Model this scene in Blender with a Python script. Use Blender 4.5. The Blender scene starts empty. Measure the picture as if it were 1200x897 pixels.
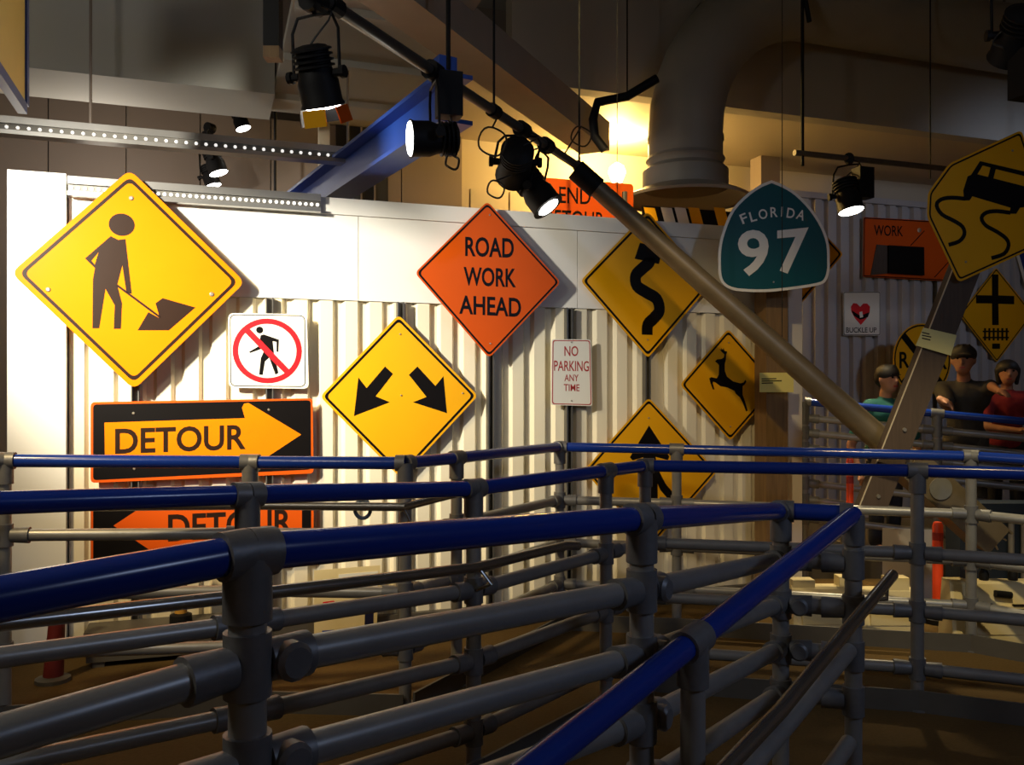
import bpy, bmesh, math, random
from mathutils import Vector, Matrix
random.seed(7)
scene = bpy.context.scene
C = scene.collection

# ------------------------------------------------------------------ camera, light, exposure
F, U0, V0, EYE = 1020.0, 600.0, 460.0, 1.49
cam_d = bpy.data.cameras.new('camera'); cam = bpy.data.objects.new('camera', cam_d); C.objects.link(cam)
cam_d.sensor_width = 36.0; cam_d.lens = 36.0 * F / 1200.0
cam_d.shift_y = (V0 - 448.5) / 1200.0
cam_d.clip_start = 0.05
cam.location = (0, 0, EYE); cam.rotation_euler = (math.radians(90), 0, 0)
scene.camera = cam
w = bpy.data.worlds.new('world'); scene.world = w; w.use_nodes = True
w.node_tree.nodes['Background'].inputs[0].default_value = (0.60, 0.68, 1.0, 1)
w.node_tree.nodes['Background'].inputs[1].default_value = 0.018
scene.view_settings.view_transform = 'Standard'
scene.view_settings.look = 'None'
scene.view_settings.exposure = 0.0
scene.view_settings.gamma = 1.0
scene.view_settings.use_curve_mapping = False

def spot(name, loc, target, watts, color, angle, blend=0.6, radius=0.06):
    d = bpy.data.lights.new(name, 'SPOT'); o = bpy.data.objects.new(name, d); C.objects.link(o)
    d.energy = watts; d.color = color; d.spot_size = math.radians(angle); d.spot_blend = blend; d.shadow_soft_size = radius
    o.location = loc
    o.rotation_euler = (Vector(target) - Vector(loc)).to_track_quat('-Z', 'Y').to_euler()
    return o
def point(name, loc, watts, color, radius=0.1):
    d = bpy.data.lights.new(name, 'POINT'); o = bpy.data.objects.new(name, d); C.objects.link(o)
    d.energy = watts; d.color = color; d.shadow_soft_size = radius; o.location = loc
    return o
WARM = (1.0, 0.80, 0.50); WHITE = (1.0, 0.93, 0.78); AMBER = (1.0, 0.62, 0.18); COOL = (0.72, 0.82, 1.0)
# gallery spots hung from the lighting pipes out in the room, aimed at the sign wall
spot('gallery_spot_wall_left', (-3.0, 1.8, 3.0), (-1.75, 5.10, 2.2), 1850, WHITE, 52, 0.9, 0.12)
spot('gallery_spot_wall_low', (-2.8, 2.6, 3.2), (-1.3, 5.3, 0.9), 480, (1.0, 0.74, 0.36), 58, 0.9, 0.12)
spot('gallery_spot_wall_center', (-2.5, 3.5, 3.3), (0.1, 5.8, 1.35), 560, (1.0, 0.75, 0.38), 46, 0.9)
spot('gallery_spot_wall_right', (0.5, 3.0, 3.3), (1.7, 6.1, 1.1), 150, (1.0, 0.74, 0.36), 44, 0.9)
spot('gallery_spot_barriers', (1.9, 2.9, 3.7), (2.75, 5.4, 0.15), 330, (1.0, 0.82, 0.46), 32, 0.8)
# unseen fill lights that lift dark parts of the hall
spot('fill_light', (3.6, 0.2, 3.2), (1.3, 3.4, 0.9), 105, (0.54, 0.68, 1.0), 100, 0.9, 0.25)  # added cool fill, puts a blue sheen on the railing posts
spot('fill_light_right', (6.2, 6.4, 3.9), (4.6, 10.2, 2.2), 85, (0.66, 0.76, 1.0), 80, 0.9, 0.15)  # added cool fill for the corrugated back wall
spot('added_spot_detour', (0.4, 3.4, 4.7), (0.62, 6.45, 2.95), 800, (1.0, 0.72, 0.30), 17, 0.5, 0.03)  # unseen spot added to light the END DETOUR sign
point('fill_light_left', (-2.3, 0.8, 3.35), 80, (1.0, 0.95, 0.84), 0.25)  # added fill for the soffit and the slab underside
point('fill_light_rear', (-3.2, 6.8, 3.1), 24, (1.0, 0.88, 0.74), 0.2)  # unseen warm fill behind the sign wall

# ------------------------------------------------------------------ helpers
def P(u, v, Y):
    return Vector(((u - U0) / F * Y, Y, EYE - (v - V0) / F * Y))
K = 0.345; ANG = math.atan(K)
def wallY(u, c): return c / (1 - K * (u - U0) / F)
def PW(u, v, c): return P(u, v, wallY(u, c))      # point on a plane parallel to the sign wall
TX = Vector((math.cos(ANG), math.sin(ANG), 0)); NY = Vector((-math.sin(ANG), math.cos(ANG), 0))

MATS = {}
def mat(name, col, rough=0.5, metal=0.0, noise=0.0, scale=8.0, bump=0.0, emit=0.0, spec=0.5, stretch=None, col2=None):
    if name in MATS: return MATS[name]
    m = bpy.data.materials.new(name); m.use_nodes = True; MATS[name] = m
    nt = m.node_tree; b = nt.nodes['Principled BSDF']
    b.inputs['Base Color'].default_value = (*col, 1); b.inputs['Roughness'].default_value = rough
    b.inputs['Metallic'].default_value = metal; b.inputs['Specular IOR Level'].default_value = spec
    if emit:
        b.inputs['Emission Color'].default_value = (*col, 1); b.inputs['Emission Strength'].default_value = emit
    if noise or bump:
        tc = nt.nodes.new('ShaderNodeTexCoord'); n = nt.nodes.new('ShaderNodeTexNoise')
        n.inputs['Scale'].default_value = scale; n.inputs['Detail'].default_value = 5
        if stretch:
            mp = nt.nodes.new('ShaderNodeMapping'); mp.inputs['Scale'].default_value = stretch
            nt.links.new(tc.outputs['Object'], mp.inputs['Vector']); nt.links.new(mp.outputs['Vector'], n.inputs['Vector'])
        else: nt.links.new(tc.outputs['Object'], n.inputs['Vector'])
        if noise:
            mx = nt.nodes.new('ShaderNodeMix'); mx.data_type = 'RGBA'
            c2 = col2 if col2 else tuple(x * (1 - noise) for x in col)
            mx.inputs['A'].default_value = (*col, 1); mx.inputs['B'].default_value = (*c2, 1)
            nt.links.new(n.outputs['Fac'], mx.inputs['Factor']); nt.links.new(mx.outputs['Result'], b.inputs['Base Color'])
        if bump:
            bp = nt.nodes.new('ShaderNodeBump'); bp.inputs['Strength'].default_value = bump; bp.inputs['Distance'].default_value = 0.01
            nt.links.new(n.outputs['Fac'], bp.inputs['Height']); nt.links.new(bp.outputs['Normal'], b.inputs['Normal'])
    return m
M_WALL = mat('painted_white_metal', (0.80, 0.73, 0.55), 0.42, 0, 0.10, 3.0)
M_HEAD = mat('white_header_panel', (0.80, 0.78, 0.72), 0.45, 0, 0.05, 2.0)
M_BACK = mat('grey_corrugated_paint', (0.46, 0.44, 0.44), 0.45, 0, 0.15, 3.0)
M_FLOOR = mat('olive_brown_carpet', (0.125, 0.078, 0.028), 0.95, 0, 0.35, 60.0, 0.3, spec=0.1)
M_CEIL = mat('grey_ceiling_paint', (0.42, 0.40, 0.36), 0.8, 0, 0.12, 1.5)
M_SOFF = mat('pale_soffit_paint', (0.50, 0.50, 0.46), 0.75, 0, 0.08, 2.0)
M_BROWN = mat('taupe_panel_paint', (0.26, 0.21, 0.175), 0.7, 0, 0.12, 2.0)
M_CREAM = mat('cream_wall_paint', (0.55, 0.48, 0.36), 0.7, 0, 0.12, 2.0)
M_DARK = mat('dark_gap', (0.02, 0.02, 0.02), 0.8, 0, 0.3, 5)
M_BLUE = mat('blue_rail_paint', (0.007, 0.036, 0.29), 0.22, 0, 0.12, 10, 0.0)
M_BEAM = mat('blue_beam_paint', (0.02, 0.075, 0.42), 0.4, 0, 0.15, 6)
M_GALV = mat('galvanized_pipe', (0.30, 0.295, 0.285), 0.36, 0.35, 0.30, 14, 0.05)
M_STEEL = mat('bright_steel_handrail', (0.40, 0.39, 0.37), 0.26, 0.9, 0.25, 10)
M_FIT = mat('cast_iron_clamp', (0.19, 0.19, 0.195), 0.45, 0.3, 0.35, 30, 0.15)
M_POLE = mat('weathered_aluminium_pole', (0.30, 0.235, 0.145), 0.45, 0.55, 0.35, 9, 0.08)
M_BLACK = mat('black_lamp_paint', (0.007, 0.007, 0.008), 0.6, 0, 0.3, 20, spec=0.2)
M_CABLE = mat('black_cable', (0.015, 0.015, 0.015), 0.6, 0, 0.2, 20)
M_LENS = mat('lit_lens', (1.0, 0.97, 0.90), 0.3, 0, 0, emit=14.0)
M_LED = mat('led_lens', (1.0, 0.97, 0.92), 0.3, 0, 0, emit=0.9)
M_ALU = mat('brushed_aluminium', (0.55, 0.54, 0.52), 0.3, 0.9, 0.2, 12)
M_DUCT = mat('painted_duct_metal', (0.36, 0.345, 0.30), 0.5, 0.1, 0.18, 4)
M_WOOD = mat('weathered_timber', (0.30, 0.18, 0.075), 0.7, 0, 0.55, 6, 0.2, stretch=(9, 9, 0.7))
M_WOODD = mat('dark_timber', (0.085, 0.055, 0.036), 0.75, 0, 0.5, 6, 0.2, stretch=(9, 9, 0.7))
M_YEL = mat('yellow_sign_sheeting', (0.80, 0.385, 0.005), 0.36, 0, 0.10, 4, spec=0.3)
M_ORG = mat('orange_sign_sheeting', (0.64, 0.088, 0.004), 0.42, 0, 0.10, 4, spec=0.2)
M_ORGY = mat('amber_orange_sign_sheeting', (0.74, 0.20, 0.003), 0.18, 0, 0.12, 4, spec=0.4)
M_INK = mat('black_sign_ink', (0.005, 0.004, 0.004), 0.4, 0, 0.2, 12, spec=0.15)
M_INKB = mat('brown_black_sign_ink', (0.022, 0.010, 0.006), 0.4, 0, 0.2, 12, spec=0.15)
M_WHT = mat('white_sign_sheeting', (0.80, 0.78, 0.70), 0.35, 0, 0.06, 6)
M_RED = mat('red_sign_ink', (0.70, 0.012, 0.02), 0.35, 0, 0.08, 8)
M_REDD = mat('dark_red_sign_ink', (0.42, 0.03, 0.025), 0.4, 0, 0.15, 8)
M_TEAL = mat('teal_sign_sheeting', (0.0005, 0.078, 0.092), 0.4, 0, 0.12, 5, spec=0.2)
M_BOLT = mat('zinc_bolt', (0.55, 0.50, 0.40), 0.35, 0.8, 0.2, 40)
M_CHAN = mat('steel_channel', (0.20, 0.19, 0.17), 0.45, 0.7, 0.3, 12)
M_CARD = mat('yellow_caption_card', (0.92, 0.80, 0.24), 0.6, 0, 0.06, 12)
M_CARD2 = mat('pale_yellow_caption_card', (0.62, 0.56, 0.24), 0.6, 0, 0.06, 12)
M_PLAST = mat('cream_barrier_plastic', (0.80, 0.66, 0.35), 0.5, 0, 0.15, 5)
M_DELIN = mat('orange_delineator_plastic', (0.85, 0.07, 0.015), 0.4, 0, 0.1, 10)
M_KERB = mat('grey_toe_board', (0.13, 0.12, 0.105), 0.55, 0.3, 0.3, 10)

META = {}
def thing(name, label, cat, loc=(0, 0, 0), rz=0.0, group=None, kind=None):
    o = bpy.data.objects.new(name, None); C.objects.link(o); o.empty_display_size = 0.1
    o.location = loc; o.rotation_euler = (0, 0, rz)
    if kind: o['kind'] = kind
    if label: o['label'] = label
    if cat: o['category'] = cat
    if group: o['group'] = group
    META[o] = (Vector(loc), rz)
    return o
def tag(o, label, cat, group=None):
    o['label'] = label; o['category'] = cat
    if group: o['group'] = group
    return o
def root_of(o):
    while o.parent: o = o.parent
    return o
def mk(name, verts, faces, m, parent=None, world=True, smooth=False, kind=None):
    """one mesh object; world coordinates are turned into the root's frame"""
    me = bpy.data.meshes.new(name)
    vs = [Vector(v) for v in verts]
    loc = None
    if parent is not None:
        if world:
            l, rz = META.get(root_of(parent), (Vector((0, 0, 0)), 0.0))
            R = Matrix.Rotation(-rz, 3, 'Z'); vs = [R @ (v - l) for v in vs]
    elif world:
        xs = [v.x for v in vs]; ys = [v.y for v in vs]; zs = [v.z for v in vs]
        loc = Vector(((min(xs) + max(xs)) / 2, (min(ys) + max(ys)) / 2, min(zs))); vs = [v - loc for v in vs]
    me.from_pydata([tuple(v) for v in vs], [], faces)
    bm = bmesh.new(); bm.from_mesh(me); bmesh.ops.recalc_face_normals(bm, faces=bm.faces); bm.to_mesh(me); bm.free()
    if smooth:
        for p in me.polygons: p.use_smooth = True
        me.set_sharp_from_angle(angle=math.radians(40))
    me.materials.append(m)
    o = bpy.data.objects.new(name, me); C.objects.link(o)
    if parent is not None: o.parent = parent
    elif loc is not None:
        o.location = loc; META[o] = (loc, 0.0)
    if kind: o['kind'] = kind
    return o
class MB:
    def __init__(s): s.v = []; s.f = []
    def add(s, vs, fs):
        n = len(s.v); s.v += [Vector(v) for v in vs]; s.f += [tuple(i + n for i in f) for f in fs]; return s
    def box(s, o, ax, ay, az):
        """box spanned from corner o by three edge vectors"""
        o, ax, ay, az = map(Vector, (o, ax, ay, az))
        vs = [o + ax * i + ay * j + az * k for k in (0, 1) for j in (0, 1) for i in (0, 1)]
        return s.add(vs, [(0, 2, 3, 1), (4, 5, 7, 6), (0, 1, 5, 4), (2, 6, 7, 3), (0, 4, 6, 2), (1, 3, 7, 5)])
    def cbox(s, c, sx, sy, sz, R=None):
        c = Vector(c); R = R or Matrix.Identity(3)
        ax, ay, az = R @ Vector((sx, 0, 0)), R @ Vector((0, sy, 0)), R @ Vector((0, 0, sz))
        return s.box(c - (ax + ay + az) / 2, ax, ay, az)
    def tube(s, pts, r, n=14, caps=True, r2=None):
        pts = [Vector(p) for p in pts]; m = len(pts)
        rs = r if isinstance(r, (list, tuple)) else [r + ((r2 - r) * i / (m - 1) if r2 is not None else 0) for i in range(m)]
        T = []
        for i in range(m):
            a = pts[max(0, i - 1)]; b = pts[min(m - 1, i + 1)]; T.append((b - a).normalized())
        ref = Vector((0, 0, 1)) if abs(T[0].z) < 0.9 else Vector((1, 0, 0))
        nx = T[0].cross(ref).normalized(); vs = []
        for i in range(m):
            nx = (nx - T[i] * nx.dot(T[i])).normalized(); ny = T[i].cross(nx)
            for k in range(n):
                a = 2 * math.pi * k / n; vs.append(pts[i] + (nx * math.cos(a) + ny * math.sin(a)) * rs[i])
        fs = [(i * n + k, i * n + (k + 1) % n, (i + 1) * n + (k + 1) % n, (i + 1) * n + k) for i in range(m - 1) for k in range(n)]
        if caps: fs += [tuple(range(n - 1, -1, -1)), tuple(range((m - 1) * n, m * n))]
        return s.add(vs, fs)
    def lathe(s, base, axis, prof, n=20, caps=True):
        """profile of (distance along axis, radius)"""
        base = Vector(base); axis = Vector(axis).normalized()
        ref = Vector((0, 0, 1)) if abs(axis.z) < 0.9 else Vector((1, 0, 0))
        nx = axis.cross(ref).normalized(); ny = axis.cross(nx); vs = []
        for d, r in prof:
            for k in range(n):
                a = 2 * math.pi * k / n; vs.append(base + axis * d + (nx * math.cos(a) + ny * math.sin(a)) * max(r, 1e-4))
        m = len(prof)
        fs = [(i * n + k, i * n + (k + 1) % n, (i + 1) * n + (k + 1) % n, (i + 1) * n + k) for i in range(m - 1) for k in range(n)]
        if caps: fs += [tuple(range(n - 1, -1, -1)), tuple(range((m - 1) * n, m * n))]
        return s.add(vs, fs)
    def build(s, name, m, parent=None, world=True, smooth=False, kind=None):
        return mk(name, s.v, s.f, m, parent, world, smooth, kind)
def struct(o):
    o['kind'] = 'structure'; return o

# ------------------------------------------------------------------ the room
struct(MB().box((-9, -3, -0.1), (18, 0, 0), (0, 18, 0), (0, 0, 0.1)).build('floor', M_FLOOR))
struct(MB().box((-9, -3, 5.6), (18, 0, 0), (0, 18, 0), (0, 0, 0.1)).build('ceiling', M_CEIL))
def wpt(c, t, d=0.0, z=0.0):
    """point at distance t along the sign wall's direction, d behind the plane c, height z"""
    return Vector((0, c, 0)) + TX * t + NY * d + Vector((0, 0, z))
def tpos(u, c):
    return PW(u, 460, c).x / TX.x
def corrugated(t0, t1, c, z0, z1, pitch, depth):
    prof = []; t = t0
    while t < t1 - 1e-6:
        for a, d in ((0.0, 0), (0.50, 0), (0.62, depth), (0.88, depth)):
            if t + a * pitch <= t1: prof.append((t + a * pitch, d))
        t += pitch
    mb = MB(); n = len(prof)
    vs = [wpt(c, a, d, z0) for a, d in prof] + [wpt(c, a, d, z1) for a, d in prof]
    mb.add(vs, [(i, i + 1, n + i + 1, n + i) for i in range(n - 1)])
    return mb
CW = 5.775                                  # front ribs of the sign wall
TL, TE, TR = tpos(5, CW - 0.05), tpos(81, CW), tpos(921, CW)
ZT = 2.69
wall = thing('wall_center', None, None, wpt(CW, (TL + TR) / 2), ANG, kind='structure')
edges = [TE, tpos(315, CW), tpos(575, CW), tpos(760, CW), TR]
for a, b in zip(edges, edges[1:]):
    corrugated(a, b, CW, 0.0, 2.06, 0.153, 0.034).build('corrugated_sheet', M_WALL, wall)
MB().box(wpt(CW, TL, 0.09, 0), TX * (TR - TL), NY * 0.05, (0, 0, ZT - 0.01)).build('wall_core', M_WALL, wall)
MB().box(wpt(CW, TL, -0.06, 0), TX * (TE - TL - 0.008), NY * 0.149, (0, 0, ZT + 0.02)).build('end_panel', M_HEAD, wall)
hx = [TE, tpos(420, CW), tpos(676, CW), TR]
for a, b in zip(hx, hx[1:]):
    MB().box(wpt(CW, a, -0.012, 2.062), TX * (b - a - 0.004), NY * 0.1, (0, 0, ZT - 2.062 - 0.10)).build('header_panel', M_HEAD, wall)
MB().box(wpt(CW, TE, -0.030, ZT - 0.10), TX * (TR - TE), NY * 0.118, (0, 0, 0.10)).build('header_cap', M_HEAD, wall)
MB().box(wpt(CW, TE, -0.05, 0.0), TX * (TR - TE), NY * 0.048, (0, 0, 0.09)).build('toe_board', M_KERB, wall)
# timber post and pale trim at the end of the sign wall
tc_ = PW(899, 460, 5.70)
wp = MB().box(wpt(5.50, tpos(898, 5.50), 0, 0), TX * (tpos(923, 5.50) - tpos(898, 5.50)), NY * 0.14, (0, 0, 2.66)).build('timber_post', M_WOOD)
tag(wp, 'squared brown timber post standing at the end of the corrugated sign wall', 'post')
struct(MB().box(wpt(5.70, tpos(924, 5.70), 0, 0), TX * (tpos(940, 5.70) - tpos(924, 5.70)), NY * 0.16, (0, 0, 2.62)).build('trim_1', M_HEAD))
up = MB().box(wpt(8.5, tpos(892, 8.5), 0, 2.4), TX * 0.24, NY * 0.2, (0, 0, 2.05)).build('trim_2', M_BROWN); struct(up)

# back of the hall
CB = 8.9
wb = thing('wall_back', None, None, wpt(CB, 4.5), ANG, kind='structure')
for i in range(4):
    a = tpos(925, CB) + i * 2.16
    corrugated(a, a + 2.16, CB, 0.0, 3.74, 0.18, 0.05).build('corrugated_sheet', M_BACK, wb)
MB().box(wpt(CB, -7, 0.10, 0), TX * 17.5, NY * 0.1, (0, 0, 4.06)).build('wall_core', M_CREAM, wb)
MB().box(wpt(CB, tpos(925, CB), -0.03, 3.74), TX * 8.6, NY * 0.12, (0, 0, 0.07)).build('top_flashing', M_BACK, wb)
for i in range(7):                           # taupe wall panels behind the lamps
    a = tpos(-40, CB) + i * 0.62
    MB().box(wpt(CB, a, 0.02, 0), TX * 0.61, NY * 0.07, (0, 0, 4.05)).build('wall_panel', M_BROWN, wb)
for i in range(4):                           # pale boards above the sign wall
    a = tpos(505, CB) + i * 0.42
    MB().box(wpt(CB, a, 0.03, 0), TX * 0.40, NY * 0.06, (0, 0, 3.55)).build('wall_board', M_CREAM, wb)
# bulkhead with the lower ceiling behind it
struct(MB().box(wpt(7.0, tpos(600, 7.0), 0, 4.0), TX * 8.5, NY * 0.15, (0, 0, 1.6)).build('wall_bulkhead', M_CEIL))
struct(MB().box(wpt(7.16, tpos(380, 7.0), 0, 4.06), TX * 9.7, NY * 2.0, (0, 0, 0.1)).build('ceiling_lower', M_CREAM))
struct(MB().box(wpt(6.8, -6.5, 0, 3.62), TX * (tpos(322, 6.8) + 6.5), NY * 0.62, (0, 0, 1.98)).build('ceiling_soffit', M_SOFF))
struct(MB().box(wpt(6.8, tpos(322, 6.8) + 0.01, -2.2, 3.70), TX * 1.0, NY * 2.85, (0, 0, 0.06)).build('ceiling_slab', M_SOFF))
for d_ in (-1.4, -0.6, 0.2):
    struct(MB().box(wpt(6.8, tpos(322, 6.8) + 0.02, d_, 3.655), TX * 0.97, NY * 0.06, (0, 0, 0.045)).build('ceiling_rib', M_SOFF))
struct(MB().box(wpt(8.0, tpos(374, 8.0), 0, 0), TX * 0.09, NY * 0.09, (0, 0, 4.25)).build('trim_3', M_CREAM))
MB().box(wpt(CB, tpos(394, CB), 0.0, 3.3), TX * 0.5, NY * 0.03, (0, 0, 0.75)).build('dark_opening', M_DARK, wb)
for k_ in range(3): MB().box(wpt(CB, tpos(394, CB) + 0.1 + 0.13 * k_, -0.02, 3.3), TX * 0.015, NY * 0.02, (0, 0, 0.75)).build('opening_bar', M_BROWN, wb)
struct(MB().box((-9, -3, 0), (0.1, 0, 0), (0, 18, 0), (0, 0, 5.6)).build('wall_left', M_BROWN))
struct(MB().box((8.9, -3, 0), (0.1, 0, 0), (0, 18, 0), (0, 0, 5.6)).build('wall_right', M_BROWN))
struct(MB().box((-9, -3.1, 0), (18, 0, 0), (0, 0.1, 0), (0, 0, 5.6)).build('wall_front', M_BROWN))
struct(MB().box(wpt(CB + 0.5, -8.5, 0, 0), TX * 18.5, NY * 0.1, (0, 0, 5.6)).build('wall_rear', M_BROWN))
# raised walkway deck at the back where the visitors stand
DECK = 0.2
struct(MB().box((2.35, 6.95, 0), (5.2, 0, 0), (0, 2.0, 0), (0, 0, DECK)).build('floor_deck', M_KERB))

# ------------------------------------------------------------------ sign helpers
class Sign:
    def __init__(s, name, label, cat, u, v, Y, ang=ANG, group=None):
        s.o = P(u, v, Y); s.a = ang
        s.ex = Vector((math.cos(ang), math.sin(ang), 0)); s.ey = Vector((-math.sin(ang), math.cos(ang), 0))
        s.root = thing(name, label, cat, s.o, ang, group)
        s.cam = Vector((0, 0, EYE)); s.k = 0
    def px(s, u, v):
        d = Vector(((u - U0) / F, 1, -(v - V0) / F))
        t = (s.o - s.cam).dot(s.ey) / d.dot(s.ey)
        q = s.cam + d * t - s.o
        return (q.dot(s.ex), q.z)
    def pts(s, l): return [s.px(*p) for p in l]
    def poly(s, name, loops, m, y0=-0.003, y1=-0.0037, parent=None):
        """loops: list of outlines in local (x, z); first outer, others holes or separate islands"""
        bm = bmesh.new(); es = []
        for lp in loops:
            vs = [bm.verts.new((x, y1, z)) for x, z in lp]
            es += [bm.edges.new((vs[i], vs[(i + 1) % len(vs)])) for i in range(len(vs))]
        bmesh.ops.triangle_fill(bm, edges=es, use_beauty=True, use_dissolve=False, normal=(0, -1, 0))
        ext = bmesh.ops.extrude_face_region(bm, geom=bm.faces[:])
        for e in ext['geom']:
            if isinstance(e, bmesh.types.BMVert): e.co.y = y0
        bmesh.ops.recalc_face_normals(bm, faces=bm.faces)
        me = bpy.data.meshes.new(name); bm.to_mesh(me); bm.free(); me.materials.append(m)
        o = bpy.data.objects.new(name, me); C.objects.link(o); o.parent = parent or s.root
        return o
    def plate(s, loop, m, t=0.004, name='panel'): return s.poly(name, [loop], m, 0.0, -0.003)
    def text(s, name, body, quad, m, bold=0.0, y=-0.0038, parent=None):
        """quad: pixel corners bottom-left, bottom-right, top-right, top-left of the capitals"""
        me = text_mesh(body, bold)
        xs = [v.co.x for v in me.vertices]; x0, x1 = min(xs), max(xs)
        ys = [v.co.y for v in me.vertices]; y0, y1 = min(ys), max(ys)
        q = [Vector(s.px(*p)) for p in quad]
        for v in me.vertices:
            a = (v.co.x - x0) / (x1 - x0); b = (v.co.y - y0) / (y1 - y0)
            p = (q[0] * (1 - a) + q[1] * a) * (1 - b) + (q[3] * (1 - a) + q[2] * a) * b
            v.co = (p.x, y, p.y)
        bm = bmesh.new(); bm.from_mesh(me)
        for f in bm.faces: f.normal_update()
        bmesh.ops.reverse_faces(bm, faces=[f for f in bm.faces if f.normal.y > 0]); bm.to_mesh(me); bm.free()
        me.materials.clear(); me.materials.append(m)
        o = bpy.data.objects.new(name, me); C.objects.link(o); o.parent = parent or s.root
        return o
    def bolts(s, l, r=0.009):
        for p in l:
            x, z = s.px(*p)
            MB().lathe((x, -0.003, z), (0, -1, 0), [(0, r), (0.003, r), (0.006, r * 0.6)], 8).build('bolt', M_BOLT, s.root, world=False)
_tc = {}
def text_mesh(body, bold):
    cu = bpy.data.curves.new('legend_curve', 'FONT'); cu.body = body; cu.offset = bold; cu.resolution_u = 4
    ob = bpy.data.objects.new('legend_tmp', cu); C.objects.link(ob)
    dg = bpy.context.evaluated_depsgraph_get(); dg.update()
    me = bpy.data.meshes.new_from_object(ob.evaluated_get(dg))
    bpy.data.objects.remove(ob); bpy.data.curves.remove(cu)
    return me
def area(l): return sum(l[i][0] * l[(i + 1) % len(l)][1] - l[(i + 1) % len(l)][0] * l[i][1] for i in range(len(l))) / 2
def inset(l, d):
    if area(l) < 0: l = l[::-1]
    out = []; n = len(l)
    for i in range(n):
        p, q, r = Vector(l[i - 1]), Vector(l[i]), Vector(l[(i + 1) % n])
        e1 = (q - p).normalized(); e2 = (r - q).normalized()
        n1 = Vector((-e1.y, e1.x)); n2 = Vector((-e2.y, e2.x)); b = (n1 + n2)
        b = b / max(b.length_squared, 1e-6) * 2
        out.append(tuple(q + b * d))
    return out
def rnd(l, r, n=5):
    """round the corners of a polygon"""
    out = []; m = len(l)
    for i in range(m):
        p, q, s_ = Vector(l[i - 1]), Vector(l[i]), Vector(l[(i + 1) % m])
        e1 = (p - q); e2 = (s_ - q); rr = min(r, e1.length * 0.45, e2.length * 0.45)
        a = q + e1.normalized() * rr; b = q + e2.normalized() * rr
        for k in range(n + 1):
            t = k / n; out.append(tuple(a * (1 - t) ** 2 + q * 2 * t * (1 - t) + b * t * t))
    return out
def circ(c, rx, rz=None, n=36):
    rz = rz or rx
    return [(c[0] + rx * math.cos(2 * math.pi * i / n), c[1] + rz * math.sin(2 * math.pi * i / n)) for i in range(n)]
def stroke(l, wd):
    L, R = [], []
    for i in range(len(l)):
        a = Vector(l[max(0, i - 1)]); b = Vector(l[min(len(l) - 1, i + 1)]); d = (b - a).normalized(); nn = Vector((-d.y, d.x)) * wd / 2
        L.append(tuple(Vector(l[i]) + nn)); R.append(tuple(Vector(l[i]) - nn))
    return L + R[::-1]
def smoothline(l, k=4):
    out = []
    for i in range(len(l) - 1):
        p0, p1, p2, p3 = (Vector(l[max(0, i - 1)]), Vector(l[i]), Vector(l[i + 1]), Vector(l[min(len(l) - 1, i + 2)]))
        for j in range(k):
            t = j / k
            out.append(tuple(0.5 * ((2 * p1) + (p2 - p0) * t + (2 * p0 - 5 * p1 + 4 * p2 - p3) * t * t + (3 * p1 - p0 - 3 * p2 + p3) * t ** 3)))
    return out + [tuple(l[-1])]
def crop(ox, oy, sc, l): return [(ox + x / sc, oy + y / sc) for x, y in l]
CS = 5.714
def on_wall(name, label, u, v, off=0.0, cat='sign', group=None):
    return Sign(name, label, cat, u, v, wallY(u, CS - off), ANG, group)
def bordered(s, loop, sheet, ink, r, d0, wd, name='border'):
    s.plate(rnd(loop, r), sheet)
    s.poly(name, [rnd(inset(loop, d0), r * 0.8), rnd(inset(loop, d0 + wd), r * 0.7)], ink)

# ------------------------------------------------------------------ signs on the wall
# men at work
s = on_wall('work_zone_sign', 'large orange diamond sign with black figure digging with a shovel', 150, 328, 0.072)
lp = s.pts([(152, 199), (287, 331), (157, 457), (13, 320)])
bordered(s, lp, M_ORGY, M_INKB, 0.05, 0.028, 0.018)
c4 = lambda l: s.pts(crop(0, 180, 2.99, l))
s.poly('worker_symbol', [c4([(388, 290), (298, 368), (333, 402), (326, 440), (324, 613), (348, 613), (370, 475), (402, 532), (399, 615), (424, 615), (428, 525), (411, 462), (429, 392), (443, 488), (462, 492), (440, 300), (415, 303)]),
                         c4([(346, 346), (321, 376), (332, 390)])], M_INKB)
hc = c4([(427, 250)])[0]; s.poly('head_symbol', [circ(hc, 0.067, 0.063)], M_INKB)
s.poly('shovel_symbol', [stroke(c4([(410, 462), (562, 575)]), 0.012)], M_INKB)
s.poly('dirt_pile_symbol', [c4([(482, 620), (520, 556), (560, 578), (545, 525), (570, 507), (685, 540), (592, 620)])], M_INKB)
s.bolts(crop(0, 180, 2.99, [(460, 157), (169, 477), (742, 494)]), 0.013)
for q in ((157, 290), (157, 430)):
    x, z = s.px(*q); MB().box((x - 0.02, 0.0, z), (0.04, 0, 0), (0, 0.065, 0), (0, 0, 0.04)).build('standoff', M_CHAN, s.root, world=False)
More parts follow.
